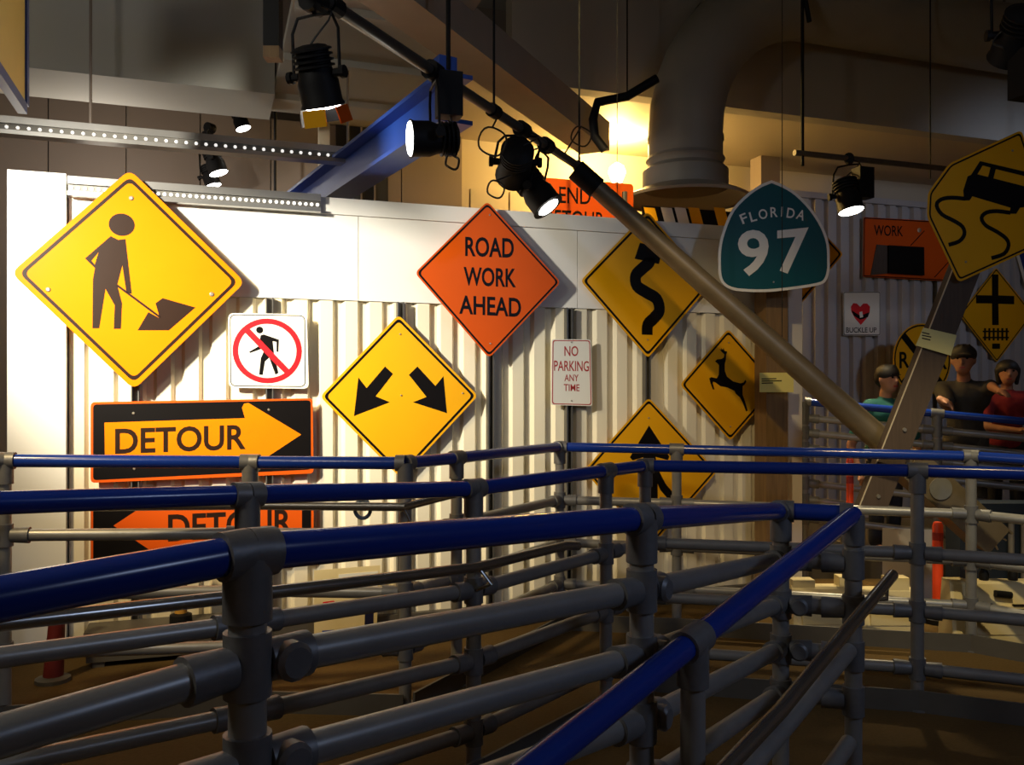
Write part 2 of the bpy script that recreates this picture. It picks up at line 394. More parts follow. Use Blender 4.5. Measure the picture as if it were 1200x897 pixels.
# no pedestrians
s = on_wall('no_pedestrian_sign', 'square white sign with black walker under red prohibition circle', 314, 412, 0.0)
c8 = lambda l: s.pts(crop(260, 360, 8.155, l))
lp = c8([(60, 58), (812, 68), (830, 782), (66, 772)])
s.plate(rnd(lp, 0.035), M_WHT)
l2 = c8([(75, 70), (795, 80), (800, 765), (80, 758)]); s.poly('border', [rnd(l2, 0.035), rnd(inset(l2, 0.005), 0.03)], M_INK)
s.poly('walker_symbol', [c8([(370, 270), (400, 262), (545, 312), (540, 430), (522, 428), (522, 335), (485, 327), (497, 440), (540, 630), (512, 648), (452, 485), (412, 520), (390, 650), (355, 648), (372, 490), (402, 420), (395, 395), (270, 440), (258, 430), (350, 375)])], M_INK)
s.poly('head_symbol', [circ(c8([(361, 220)])[0], 0.0205)], M_INK)
cc = c8([(437, 420)])[0]
s.poly('prohibition_ring', [circ(cc, 0.2, 0.194, 48), circ(cc, 0.168, 0.162, 48)], M_RED, -0.003, -0.0040)
s.poly('prohibition_bar', [c8([(216, 240), (258, 200), (655, 610), (617, 652)])], M_RED, -0.003, -0.0042)
# detour arrows
s = on_wall('detour_arrow_sign', 'black and orange DETOUR sign with its arrow pointing right', 238, 516, 0.0)
d4 = lambda l: s.pts(crop(80, 450, 4.0, l))
s.plate(rnd(d4([(105, 86), (1145, 68), (1150, 420), (105, 465)]), 0.025), M_ORG)
s.poly('black_field', [rnd(d4([(117, 97), (1136, 77), (1138, 402), (117, 452)]), 0.02)], M_INK)
s.poly('arrow', [rnd(d4([(170, 182), (822, 160), (812, 88), (848, 86)]), 0.0)[0:0] + d4([(170, 182), (828, 161), (814, 112), (824, 93), (845, 90), (1092, 238), (850, 398), (828, 396), (818, 380), (832, 338), (172, 352)])], M_ORGY, -0.0037, -0.0044)
s.text('legend', 'DETOUR', crop(80, 450, 4.0, [(220, 331), (832, 308), (832, 190), (220, 210)]), M_INKB, 0.022, -0.0046)
s.bolts(crop(80, 450, 4.0, [(306, 138), (940, 122), (310, 398)]), 0.008)
s = on_wall('detour_arrow_sign', 'black and orange DETOUR sign with its arrow pointing left', 238, 613, 0.0)
s.plate(rnd(d4([(105, 492), (1150, 466), (1150, 818), (105, 870)]), 0.025), M_ORG)
s.poly('black_field', [rnd(d4([(117, 503), (1138, 477), (1138, 806), (117, 858)]), 0.02)], M_INK)
s.poly('arrow', [d4([(1095, 557), (462, 583), (470, 530), (455, 512), (438, 515), (212, 665), (440, 818), (460, 815), (470, 800), (462, 765), (1095, 735)])], M_ORG, -0.0037, -0.0044)
s.text('legend', 'DETOUR', crop(80, 450, 4.0, [(468, 742), (1050, 705), (1050, 585), (468, 612)]), M_INKB, 0.022, -0.0046)
s.bolts(crop(80, 450, 4.0, [(306, 525), (940, 505)]), 0.008)
# double arrow
s = on_wall('double_arrow_sign', 'yellow diamond sign with two black arrows pointing down and apart', 468, 465, 0.0)
bordered(s, s.pts([(467, 369), (560, 464), (470, 561), (375, 465)]), M_YEL, M_INK, 0.035, 0.014, 0.015)
c5 = lambda l: s.pts(crop(350, 230, 2.719, l))
s.poly('arrow_symbol', [c5([(275, 543), (300, 567), (245, 638), (290, 657), (176, 701), (190, 578), (216, 612)])], M_INK)
s.poly('arrow_symbol', [c5([(351, 570), (378, 543), (435, 605), (461, 574), (472, 692), (364, 657), (407, 640)])], M_INK)
s.bolts(crop(350, 230, 2.719, [(323, 440), (326, 635), (522, 628)]), 0.006)
# road work ahead
s = on_wall('road_work_sign', 'orange diamond sign reading ROAD WORK AHEAD', 572, 328, 0.06)
bordered(s, s.pts([(571, 236), (657, 331), (573, 420), (486, 320)]), M_ORG, M_INK, 0.035, 0.010, 0.012)
for body, q in (('ROAD', [(530, 192), (685, 198), (685, 134), (530, 129)]), ('WORK', [(525, 285), (692, 292), (692, 231), (525, 225)]), ('AHEAD', [(511, 375), (708, 386), (708, 325), (511, 316)])):
    s.text('legend', body, crop(350, 230, 2.719, q), M_INK, 0.022)
s.bolts(crop(350, 230, 2.719, [(608, 60), (610, 470)]), 0.006)
# no parking
s = on_wall('no_parking_sign', 'narrow white sign reading NO PARKING ANY TIME in red', 669, 437, 0.0)
lp = c5([(806, 456), (930, 457), (935, 669), (804, 666)])
s.plate(rnd(lp, 0.02), M_WHT); s.poly('border', [rnd(inset(lp, 0.006), 0.02), rnd(inset(lp, 0.012), 0.018)], M_REDD)
for body, q in (('NO', [(846, 510), (890, 510), (890, 478), (846, 478)]), ('PARKING', [(813, 557), (924, 559), (924, 526), (813, 524)]), ('ANY', [(846, 590), (891, 590), (891, 569), (846, 568)]), ('TIME', [(844, 621), (894, 622), (894, 600), (844, 599)])):
    s.text('legend', body, crop(350, 230, 2.719, q), M_REDD, 0.01)
s.bolts(crop(350, 230, 2.719, [(868, 466), (868, 652)]), 0.005)
# winding road
s = on_wall('winding_road_sign', 'yellow diamond sign with a thick black winding arrow', 757, 334, 0.0)
bordered(s, s.pts(crop(640, 200, 2.243, [(266, 108), (432, 300), (267, 494), (90, 290)])), M_YEL, M_INK, 0.035, 0.014, 0.015)
c6 = lambda l: s.pts(crop(640, 200, 2.243, l))
s.poly('winding_arrow', [stroke(smoothline(c6([(265, 432), (267, 405), (283, 388), (297, 368), (290, 338), (262, 320), (238, 303), (235, 277), (252, 258), (270, 242), (272, 228)])), 0.084)], M_INK)
s.poly('arrow_head', [c6([(232, 232), (246, 190), (305, 205), (296, 246)])], M_INK)
s.bolts(crop(640, 200, 2.243, [(266, 445), (266, 140)]), 0.006)
# deer
s = on_wall('deer_crossing_sign', 'yellow diamond sign with a leaping black deer', 855, 451, 0.0)
cd = lambda l: s.pts(crop(790, 380, 6.407, l))
bordered(s, cd([(405, 35), (782, 462), (420, 878), (42, 455)]), M_YEL, M_INK, 0.035, 0.012, 0.014)
s.poly('deer_symbol', [cd([(305, 280), (320, 265), (355, 262), (372, 250), (376, 228), (352, 206), (338, 185), (354, 195), (349, 178), (364, 195), (369, 178), (376, 202), (396, 207), (388, 232), (388, 265), (378, 300), (378, 350), (395, 395), (440, 430), (495, 445), (518, 440), (533, 418), (541, 433), (527, 455), (512, 466), (512, 530), (530, 580), (551, 650), (538, 657), (513, 590), (493, 552), (460, 522), (452, 502), (400, 477), (345, 466), (310, 440), (290, 432), (288, 447), (302, 490), (290, 493), (273, 450), (262, 408), (276, 398), (318, 408), (333, 380), (335, 310), (325, 297)])], M_INK)
s.bolts(crop(790, 380, 6.407, [(408, 140), (420, 770)]), 0.006)
# merge
s = on_wall('added_lane_sign', 'yellow diamond sign with a forked black merge arrow', 762, 553, 0.0)
bordered(s, s.pts([(760, 466), (840, 553), (764, 640), (684, 552)]), M_YEL, M_INK, 0.035, 0.012, 0.014)
cm = lambda l: s.pts(crop(680, 450, 5.98, l))
s.poly('merge_arrow', [cm([(480, 292), (622, 510), (612, 535), (525, 512), (545, 600), (595, 700), (662, 780), (622, 818), (560, 745), (540, 700), (542, 860), (440, 860), (440, 515), (365, 537), (346, 515)])], M_INK)
s.bolts(crop(680, 450, 5.98, [(478, 240)]), 0.006)
# steel channels carrying the signs
for u, v0, v1, lab in ((158, 225, 740, 'shovel worker sign'), (316, 324, 740, 'prohibition walker sign'), (470, 332, 740, 'double arrow sign'), (576, 334, 735, 'orange road work sign'), (668, 340, 730, 'no parking sign'), (760, 343, 725, 'winding road sign')):
    a = PW(u, v0, CS); b = PW(u, v1, CS); zt = min(a.z, 2.06)
    mb = MB(); c0 = Vector((a.x, a.y, 0))
    mb.box(c0 - TX * 0.021 + NY * 0.004, TX * 0.006, NY * 0.042, (0, 0, zt)); mb.box(c0 + TX * 0.015 + NY * 0.004, TX * 0.006, NY * 0.042, (0, 0, zt))
    mb.box(c0 - TX * 0.021 + NY * 0.046, TX * 0.042, NY * 0.008, (0, 0, zt))
    tag(mb.build('steel_channel', M_CHAN), 'vertical steel channel on the corrugated wall behind the ' + lab, 'channel')
# florida route sign on the timber post
s = Sign('route_shield_sign', 'teal shield sign with white numbers reading FLORIDA 97', 'sign', 906, 280, 5.92, ANG * 0.3)
cf = lambda l: s.pts(crop(820, 200, 5.278, l))
ol = cf(smoothline([(443, 60), (520, 92), (600, 143), (690, 236), (760, 346), (797, 452), (803, 560), (800, 625), (778, 685), (725, 712), (560, 738), (400, 752), (260, 748), (190, 735), (140, 702), (118, 650), (113, 570), (117, 480), (140, 378), (200, 240), (300, 138), (380, 85)], 3))
s.plate(ol, M_WHT)
s.poly('teal_field', [inset(ol, 0.019)], M_TEAL, -0.003, -0.0036)
s.text('route_number', '9', crop(820, 200, 5.278, [(235, 655), (425, 650), (425, 365), (235, 370)]), M_WHT, 0.02)
s.text('route_number', '7', crop(820, 200, 5.278, [(478, 640), (672, 636), (672, 352), (478, 372)]), M_WHT, 0.02)
for ch, x, y, hw, r in (('F', 272, 297, 20, -22), ('L', 328, 285, 20, -15), ('O', 390, 270, 27, -8), ('R', 458, 258, 22, -3), ('I', 507, 255, 5, 2), ('D', 562, 264, 24, 8), ('A', 625, 275, 25, 18)):
    rr = math.radians(r); q = []
    for dx, dy in ((-hw, 31), (hw, 31), (hw, -31), (-hw, -31)):
        q.append((x + dx * math.cos(rr) - dy * math.sin(rr), y + dx * math.sin(rr) + dy * math.cos(rr)))
    s.text('state_name_letter', ch, crop(820, 200, 5.278, q), M_WHT, 0.015)
MB().box(P(897, 300, 5.96), (0.16, 0, 0), (0, 0.09, 0), (0, 0, 0.05)).build('bracket', M_CHAN, s.root)
s.bolts(crop(820, 200, 5.278, [(455, 690)]), 0.006)

# ------------------------------------------------------------------ signs behind the wall and on the back wall
s = Sign('end_detour_sign', 'orange sign reading END DETOUR behind the top of the sign wall', 'sign', 690, 250, 6.45)
s.plate(rnd(s.pts([(634, 208), (742, 216), (742, 318), (634, 312)]), 0.03), M_ORG)
s.text('legend', 'END', [(655, 238), (692, 240), (692, 221), (655, 219)], M_INK, 0.008)
s.text('legend', 'DETOUR', [(636, 265), (708, 269), (708, 249), (636, 245)], M_INK, 0.008)
for uu in (645, 732):
    MB().tube([Vector((*P(uu, 300, 6.52).xy, 0)), P(uu, 225, 6.52)], 0.02, 8).build('leg', M_CHAN, s.root)
s = Sign('striped_board', 'yellow and white striped barricade board above the sign wall top', 'barricade', 810, 258, 6.9)
s.plate(s.pts([(752, 241), (880, 250), (880, 290), (752, 281)]), M_INK)
for x0, m_ in ((754, M_YEL), (774, M_WHT), (790, M_WHT), (806, M_YEL), (836, M_YEL)):
    s.poly('stripe', [s.pts([(x0, 243), (x0 + 13, 244), (x0 + 23, 282), (x0 + 10, 282)])], m_)
for uu in (765, 868):
    MB().tube([Vector((*P(uu, 300, 6.95).xy, 0)), P(uu, 262, 6.95)], 0.02, 8).build('leg', M_CHAN, s.root)
s = Sign('plain_diamond_sign', 'yellow diamond sign mostly hidden behind the teal shield sign', 'sign', 930, 298, 6.6)
bordered(s, s.pts([(930, 236), (988, 298), (932, 364), (872, 296)]), M_YEL, M_INK, 0.03, 0.012, 0.014)
MB().tube([Vector((*P(930, 300, 6.64).xy, 0)), P(930, 260, 6.64)], 0.02, 8).build('post', M_CHAN, s.root)
CBs = CB - 0.03
def on_back(name, label, u, v, ang=ANG, off=0.0): return Sign(name, label, 'sign', u, v, wallY(u, CBs - off), ang)
s = on_back('work_panel_sign', 'dark orange rectangular sign reading WORK with black panel on it', 1065, 292)
cw = lambda l: s.pts(crop(1000, 240, 8.967, l))
lp = cw([(108, 130), (1180, 190), (1180, 815), (100, 758)])
bordered(s, lp, M_ORG, M_INK, 0.02, 0.006, 0.012)
s.text('legend', 'WORK', crop(1000, 240, 8.967, [(215, 325), (520, 335), (520, 225), (215, 212)]), M_INK, 0.01)
s.poly('black_panel', [cw([(355, 430), (725, 450), (728, 745), (355, 725)])], M_INK, -0.003, -0.03)
s.poly('brown_patch', [cw([(240, 420), (350, 430), (350, 725), (175, 742)])], M_WOODD, -0.003, -0.01)
s.poly('diagonal_line', [stroke(cw([(600, 430), (745, 275)]), 0.012)], M_INK)
s.poly('diagonal_line', [stroke(cw([(850, 765), (1000, 600)]), 0.012)], M_INK)
s.bolts([(1077, 270)], 0.03)
s = on_back('buckle_up_sign', 'white rectangular sign with red heart reading BUCKLE UP', 1010, 368)
cb = lambda l: s.pts(crop(960, 330, 5.98, l))
lp = cb([(166, 72), (428, 70), (428, 380), (168, 380)])
s.plate(rnd(lp, 0.02), M_WHT); s.poly('border', [rnd(inset(lp, 0.004), 0.02), rnd(inset(lp, 0.014), 0.018)], M_CHAN)
s.poly('heart_symbol', [cb([(285, 178), (262, 155), (238, 152), (220, 178), (225, 215), (250, 260), (290, 305), (330, 260), (352, 215), (355, 178), (335, 155), (308, 155)])], M_RED)
s.poly('belt_symbol', [cb([(222, 200), (285, 240), (352, 215), (340, 250), (310, 262), (285, 268), (240, 240)])], M_INK, -0.003, -0.0042)
s.poly('figure_symbol', [cb([(280, 215), (300, 210), (306, 250), (284, 255)])], M_WHT, -0.003, -0.0048)
s.text('legend', 'BUCKLE UP', crop(960, 330, 5.98, [(187, 360), (400, 358), (400, 322), (187, 322)]), M_INK, 0.01)
s = on_back('railroad_crossing_sign', 'round yellow sign with black diagonal cross and letters R', 1080, 422, ANG, 0.5)
cr = lambda l: s.pts(crop(960, 330, 5.98, l))
ce = cr([(722, 550)])[0]; e1 = cr([(920, 550)])[0]; e2 = cr([(722, 292)])[0]
rx, rz_ = abs(e1[0] - ce[0]), abs(e2[1] - ce[1]); rx = rz_ = (rx + rz_) / 2
s.plate(circ(ce, rx), M_YEL); s.poly('border', [circ(ce, rx * 0.965), circ(ce, rx * 0.92)], M_INK)
for sg in (1, -1):
    a = rx * 0.66; s.poly('cross_bar', [stroke([(ce[0] - a, ce[1] + sg * a), (ce[0] + a, ce[1] - sg * a)], rx * 0.2)], M_INK, -0.003, -0.0037 - 0.0004 * sg)
s.text('letter', 'R', crop(960, 330, 5.98, [(560, 610), (632, 605), (625, 490), (560, 495)]), M_INK, 0.02, -0.0044)
s.text('letter', 'R', crop(960, 330, 5.98, [(825, 620), (895, 615), (895, 505), (825, 510)]), M_INK, 0.02, -0.0044)
MB().tube([Vector((*(P(1080, 422, wallY(1080, CBs - 0.5)) + Vector((-0.0, 0.06, 0))).xy, DECK * 0)), P(1080, 400, wallY(1080, CBs - 0.5)) + Vector((0, 0.06, 0))], 0.025, 8).build('post', M_CHAN, s.root)
s = on_back('grade_crossing_sign', 'yellow diamond sign with black cross above a small railway track', 1167, 370)
cx = lambda l: s.pts(crop(1110, 300, 6.9, l))
bordered(s, cx([(395, 95), (695, 470), (400, 862), (98, 475)]), M_YEL, M_INK, 0.03, 0.012, 0.014)
s.poly('crossroad_symbol', [cx([(360, 150), (412, 150), (412, 320), (540, 325), (540, 392), (412, 388), (415, 560), (362, 560), (360, 386), (232, 385), (232, 318), (360, 320)])], M_INK)
for a, b in ((605, 618), (655, 668)): s.poly('track_rail', [cx([(285, a), (498, a), (498, b), (285, b)])], M_INK)
for i in range(6): s.poly('track_tie', [cx([(296 + i * 35, 585), (312 + i * 35, 585), (312 + i * 35, 685), (296 + i * 35, 685)])], M_INK, -0.003, -0.0041)
s.poly('square_mark', [cx([(362, 710), (425, 710), (425, 752), (362, 752)])], M_INK)
s = on_back('blue_sign', 'dark blue sign edge with pale border beside the yellow track sign', 1222, 330)
lp = s.pts([(1188, 290), (1260, 285), (1262, 350), (1206, 352)])
s.plate(rnd(lp, 0.05), M_WHT); s.poly('blue_field', [rnd(inset(lp, 0.05), 0.04)], mat('dark_blue_sheeting', (0.01, 0.03, 0.22), 0.4, 0, 0.1, 5))

# ------------------------------------------------------------------ fallen pole, tilted post and slippery sign
p0, p1, p2 = P(676, 200, 5.3), P(1060, 541, 5.45), P(1160, 632, 5.48)
pole = thing('fallen_lamp_pole', 'long tapered metal pole hanging aslant in front of the signs', 'pole', p2)
pm = p0.lerp(p1, 0.06)
MB().tube([p0, p1], [0.054, 0.082], 20).build('shaft', M_POLE, pole, smooth=True)
MB().tube([p0 - (p1 - p0).normalized() * 0.01, pm], [0.066, 0.066], 18).build('dark_sleeve', M_BLACK, pole, smooth=True)
dd = (p2 - p1).normalized(); side = dd.cross(Vector((0, 1, 0))).normalized(); dep = dd.cross(side)
mb = MB()
for sg in (-1, 1):
    mb.box(p1 - side * 0.10 + dep * (0.095 * sg) - dep * 0.006, side * 0.20, dep * 0.012, dd * (p2 - p1).length)
    mb.box(p1 + side * (0.095 * sg) - side * 0.006 - dep * 0.10, side * 0.012, dep * 0.20, dd * ((p2 - p1).length + 0.03 * sg))
mb.build('square_base', M_POLE, pole)
MB().lathe(p1.lerp(p2, 0.32) - dep * (0.105 if dep.y > 0 else -0.105), dep, [(-0.006, 0.07), (0.006, 0.07)], 18).build('hand_hole_cover', M_GALV, pole)
for i in range(7):
    a = i * 0.9; q = p2 + side * 0.07 * math.cos(a) + dep * 0.07 * math.sin(a)
    MB().tube([q - dd * 0.1, q, q + dd * (0.05 + 0.02 * math.sin(i * 3)) + side * 0.02 * math.cos(i * 5)], 0.006, 6).build('wire_end', M_BOLT, pole)
q = p0.lerp(p1, 0.62); MB().tube([q, Vector((q.x, q.y, 5.6))], 0.0025, 6).build('hanging_wire', M_BLACK, pole)
q = p0.lerp(p1, 0.12); MB().tube([q, Vector((q.x, q.y, 5.6))], 0.0025, 6).build('hanging_wire', M_BLACK, pole)
tp = thing('tilted_sign_post', 'weathered wooden sign post leaning across the fallen metal pole', 'post', P(1024, 600, 5.22))
a, b = P(1022, 600, 5.22), P(1140, 300, 5.22)
ax = (b - a).normalized(); sx = Vector((ax.z, 0, -ax.x))
MB().box(a - sx * 0.078, sx * 0.156, Vector((0, 0.09, 0)), b - a).build('timber', M_WOODD, tp)
MB().box(a - sx * 0.082, sx * 0.004, Vector((0, 0.012, 0)), (b - a) * 0.93).build('pale_edge', M_CREAM, tp)
for t in (0.06, 0.32): MB().lathe(a.lerp(b, t), (0, -1, 0), [(-0.002, 0.014), (0.008, 0.012)], 8).build('bolt', M_BOLT, tp)
s = Sign('slippery_road_sign', 'tilted yellow sign with a bent corner and black skidding car', 'sign', 1152, 240, 5.19, 0.10)
cs = lambda l: s.pts(crop(1070, 140, 4.485, l))
lp = cs([(190, 232), (78, 385), (72, 512), (238, 858), (748, 625), (568, 56)])
s.plate(rnd(lp, 0.03), M_YEL); s.poly('border', [rnd(inset(lp, 0.012), 0.025), rnd(inset(lp, 0.022), 0.02)], M_INK)
s.poly('car_symbol', [cs([(262, 375), (285, 300), (320, 285), (575, 350), (665, 385), (640, 455), (560, 465), (540, 497), (505, 497), (510, 465), (310, 405), (295, 427), (266, 427)])], M_INK)
s.poly('car_roof_symbol', [cs([(303, 292), (350, 220), (640, 288), (628, 372), (604, 366), (612, 306), (433, 262), (420, 312), (392, 305), (405, 254), (364, 243), (330, 300)])], M_INK)
for l in ([(272, 418), (200, 412), (145, 422), (122, 452), (150, 500), (215, 535), (258, 565), (268, 605), (240, 642), (185, 660)], [(510, 492), (440, 483), (385, 490), (358, 518), (380, 558), (440, 592), (488, 628), (500, 665), (475, 708), (410, 730)]):
    s.poly('skid_mark', [stroke(smoothline(cs(l), 3), 0.024)], M_INK)
s.bolts(crop(1070, 140, 4.485, [(275, 750), (520, 165)]), 0.007)
# caption cards
s = Sign('caption_card', 'bright yellow caption card fixed to the timber post behind the pole', 'card', 910, 449, 6.10, ANG)
s.plate(cd([(640, 365), (895, 365), (895, 512), (640, 512)]), M_CARD)
for i, wd in enumerate((110, 150, 85)): s.poly('print_line', [cd([(655, 408 + i * 16), (655 + wd, 406 + i * 16), (655 + wd, 414 + i * 16), (655, 416 + i * 16)])], M_INKB)
s = Sign('caption_card', 'pale yellow caption card tilted on the leaning wooden post', 'card', 1098, 400, 5.205, 0.0)
s.plate(s.pts([(1082, 384), (1121, 393), (1114, 417), (1073, 405)]), M_CARD2)
for i, wd in enumerate((9, 11, 10)): s.poly('print_line', [s.pts([(1080, 389 + i * 3.4), (1080 + wd, 391.2 + i * 3.4), (1080 + wd, 392.6 + i * 3.4), (1080, 390.4 + i * 3.4)])], M_INKB)

# ------------------------------------------------------------------ railings
RR = 0.030
def railing(name, label, nodes, offs, posts, blue=True, r=RR, kerb=None, gap=0.05, zbase=0.0, bosses=False, handrail=None, hand_off=0.22, group=None):
    pts = [P(*n) if not isinstance(n, Vector) else n for n in nodes]
    base = Vector((*pts[len(pts) // 2].xy, zbase))
    root = thing(name, label, 'railing', base, 0, group)
    for a, b in zip(pts, pts[1:]):
        MB().tube([a, b], r, 18).build('top_rail', M_BLUE if blue else M_GALV, root, smooth=True)
        d = (b - a).normalized()
        for o in offs:
            dz = Vector((0, 0, -o)); MB().tube([a + dz + d * gap, b + dz - d * gap], r * 0.93, 16).build('lower_rail', M_GALV, root, smooth=True)
    for i in posts:
        p = pts[i]
        po = MB().tube([Vector((p.x, p.y, zbase)), p], r * 0.98, 18).build('post', M_GALV, root, smooth=True)
        ds = []
        if i > 0: ds.append((pts[i - 1] - p).normalized())
        if i < len(pts) - 1: ds.append((pts[i + 1] - p).normalized())
        mb = MB()
        for d in ds: mb.tube([p, p + d * 0.045], r * 1.28, 18)
        mb.tube([p - Vector((0, 0, 0.105)), p + Vector((0, 0, 0.0))], r * 1.26, 18)
        mb.build('tee_clamp', M_FIT, po, smooth=True)
        for o in offs:
            q = p - Vector((0, 0, o))
            if q.z - zbase < 0.08: continue
            mb = MB().tube([q - Vector((0, 0, 0.05)), q + Vector((0, 0, 0.05))], r * 1.24, 18)
            for d in ds:
                mb.tube([q + d * 0.03, q + d * 0.10, q + d * 0.105], [r * 1.1, r * 1.24, r * 1.24], 16)
                if bosses and d.x > 0:
                    sd = d.cross(Vector((0, 0, 1))).normalized(); sd = sd if sd.y < 0 else -sd
                    mb.lathe(q + d * 0.062 + sd * 0.012, sd, [(0, r * 1.05), (0.026, r * 1.05), (0.034, r * 0.8)], 14)
            mb.build('clamp', M_FIT, po, smooth=True)
        if zbase < 0.05:
            MB().lathe((p.x, p.y, zbase), (0, 0, 1), [(0, r * 2.1), (0.008, r * 2.1), (0.012, r * 1.3), (0.05, r * 1.3)], 18).build('base_flange', M_FIT, po, smooth=True)
    if kerb:
        for a, b in zip(pts, pts[1:]):
            d = Vector(((b - a).x, (b - a).y, 0)); nn = d.normalized().cross(Vector((0, 0, 1))) * 0.012
            o = Vector((a.x, a.y, zbase)) - nn / 2 + nn * 4.0
            MB().box(o, d, nn, (0, 0, kerb)).build('toe_board', M_KERB, root)
    if handrail:
        hp = [Vector(p) for p in handrail]
        MB().tube(hp, r * 0.66, 14).build('handrail', M_STEEL, root, smooth=True)
    return root, pts
# far railing before the sign wall
far_n = [(-60, 540, 3.75), (5, 540, 3.9), (293, 542, 4.1), (475, 543, 4.05), (535, 537, 4.44), (656, 524, 5.50), (793, 527, 5.40), (1138, 535, 5.03), (1290, 545, 4.6)]
fp = [P(*n) for n in far_n]
dn = Vector((0, -0.07, -0.195))
far, _ = railing('pipe_railing', 'blue topped pipe railing standing nearest the corrugated sign wall', far_n, [0.335, 0.605, 0.865], range(1, 8), kerb=0.10,
                 handrail=[fp[0] + dn, fp[2] + dn, fp[3] + dn, fp[4] + dn * 0.9])
for i in (3,):
    q = fp[i] + dn; MB().tube([q, q + Vector((0.03, 0.0, -0.06)), fp[i] + Vector((0.0, -0.02, -0.29))], 0.008, 8).build('handrail_bracket', M_STEEL, far, smooth=True)
# middle railing
mid_n = [(-70, 592, 2.1), (290, 580, 2.62), (555, 573, 3.34), (710, 552, 4.1), (756, 546, 4.39), (1075, 552, 4.1), (1300, 559, 3.8)]
mp_ = [P(*n) for n in mid_n]
dm = Vector((0.02, -0.08, -0.285))
mid, _ = railing('pipe_railing', 'blue topped pipe railing between the other two blue railings', mid_n, [0.388, 0.66, 0.93], range(1, 6), kerb=0.10,
                 handrail=[mp_[0] + dm, mp_[1] + dm, mp_[2] + dm, mp_[3].lerp(mp_[2], 0.4) + dm, mp_[3].lerp(mp_[2], 0.3) + dm * 1.05])
for i in (1, 2):
    q = mp_[i] + dm; MB().tube([q, q + Vector((0.05, 0, -0.06)), mp_[i] + Vector((0, -0.02, -0.39))], 0.009, 8).build('handrail_bracket', M_STEEL, mid, smooth=True)
# near railing
near_n = [Vector((-1.02, 0.66, EYE - 0.275)), (290, 648, 1.35), (752, 608, 2.10), (915, 599, 3.10), (1000, 603, 3.02)]
npts = [n if isinstance(n, Vector) else P(*n) for n in near_n]
near, _ = railing('pipe_railing', 'thick blue topped pipe railing with swivel clamps, the tallest one', near_n, [0.172, 0.33, 0.488, 0.646], [0, 1, 2, 3, 4], bosses=True)
# sloping railing joined to the end of the near one
p0, p1 = P(1000, 603, 3.02), P(812, 752, 2.05)
d01 = p1 - p0; p2 = p0 + d01 * 1.85
slo, _ = railing('sloping_railing', 'blue sloping pipe railing running down to the lower walkway', [p0 + d01.normalized() * 0.001, p1, p2], [0.455, 0.77], [1, 2], bosses=True,
                 handrail=[P(1046, 674, 3.05), P(1046, 674, 3.05) + d01 * 0.9 + Vector((0.02, 0, -0.01)), P(1046, 674, 3.05) + d01 * 1.8])
q = P(1046, 674, 3.05) + d01 * 0.06
MB().tube([q, q + Vector((0.0, 0.0, -0.06)), p0 + Vector((0, 0, -0.30))], 0.009, 8).build('handrail_bracket', M_STEEL, slo, smooth=True)
# rear railing before the visitors
rear_n = [(943, 471, 6.75), (1098, 485, 6.55), (1300, 503, 6.3)]
rear, _ = railing('pipe_railing', 'many barred pipe railing with blue top rail in front of the visitors', rear_n, [0.125, 0.24, 0.36, 0.49, 0.63, 0.76, 0.90], [0, 1, 2], r=0.029)

# ------------------------------------------------------------------ barriers, delineators and small props
def barrier(name, label, u0, u1, Y, vt, notch):
    a, b = P(u0, 700, Y), P(u1, 700, Y); zt = P(u0, vt, Y).z; dx = (b.x - a.x)
    root = thing(name, label, 'barrier', ((a.x + b.x) / 2, Y, 0), 0)
    prof = [(-0.10, 0), (0.10, 0), (0.10, 0.06), (0.07, zt * 0.72), (0.055, zt - 0.012), (0.042, zt), (-0.042, zt), (-0.055, zt - 0.012), (-0.07, zt * 0.72), (-0.10, 0.06)]
    xs = [a.x, a.x + 0.02, b.x - 0.02, b.x]; sc = [0.88, 1, 1, 0.88]; n = len(prof)
    vs = [Vector((x, Y + y * k, z)) for x, k in zip(xs, sc) for y, z in prof]
    fs = [(i * n + k, i * n + (k + 1) % n, (i + 1) * n + (k + 1) % n, (i + 1) * n + k) for i in range(3) for k in range(n)] + [tuple(range(n)), tuple(range(3 * n, 4 * n))]
    mk('body', vs, fs, M_PLAST, root)
    for f0, f1, h in notch:
        MB().box((a.x + dx * f0, Y - 0.048, zt - 0.005), (dx * (f1 - f0), 0, 0), (0, 0.096, 0), (0, 0, h)).build('lug', M_PLAST, root)
    MB().box((a.x + dx * 0.12, Y - 0.105, 0.07), (dx * 0.76, 0, 0), (0, 0.05, 0), (0, 0, zt * 0.45)).build('recessed_panel', M_PLAST, root)
    return root, zt
barrier('plastic_barrier', 'low cream plastic barrier with raised lugs behind the near corner post', 925, 1000, 5.42, 686, [(0.02, 0.36, 0.045), (0.74, 0.98, 0.065)])
barrier('plastic_barrier', 'low cream plastic barrier with sloped top beside the orange delineator', 1005, 1068, 5.40, 689, [(0.50, 0.90, 0.075)])
br, zt = barrier('plastic_barrier', 'wide cream plastic barrier with black knobs on top', 1108, 1290, 5.20, 680, [(0.0, 0.12, 0.012)])
for u in (1153, 1187, 1228):
    c = P(u, 684, 5.20); MB().lathe((c.x, c.y, zt - 0.01), (0, 0, 1), [(0, 0.026), (0.05, 0.028), (0.07, 0.018), (0.11, 0.014), (0.12, 0.004)], 12).build('knob', M_BLACK, br, smooth=True)
c = P(1175, 696, 5.12); MB().tube([c - Vector((0.045, 0, 0)), c + Vector((0.05, 0, -0.01))], 0.021, 12).build('handle', M_BLACK, br, smooth=True)
for i in range(4):
    c = P(1188, 711 + i * 5, 5.09); MB().box(c, (0.14, 0, 0), (0, 0.02, 0), (0, 0, 0.008)).build('vent_slot', M_INK, br)
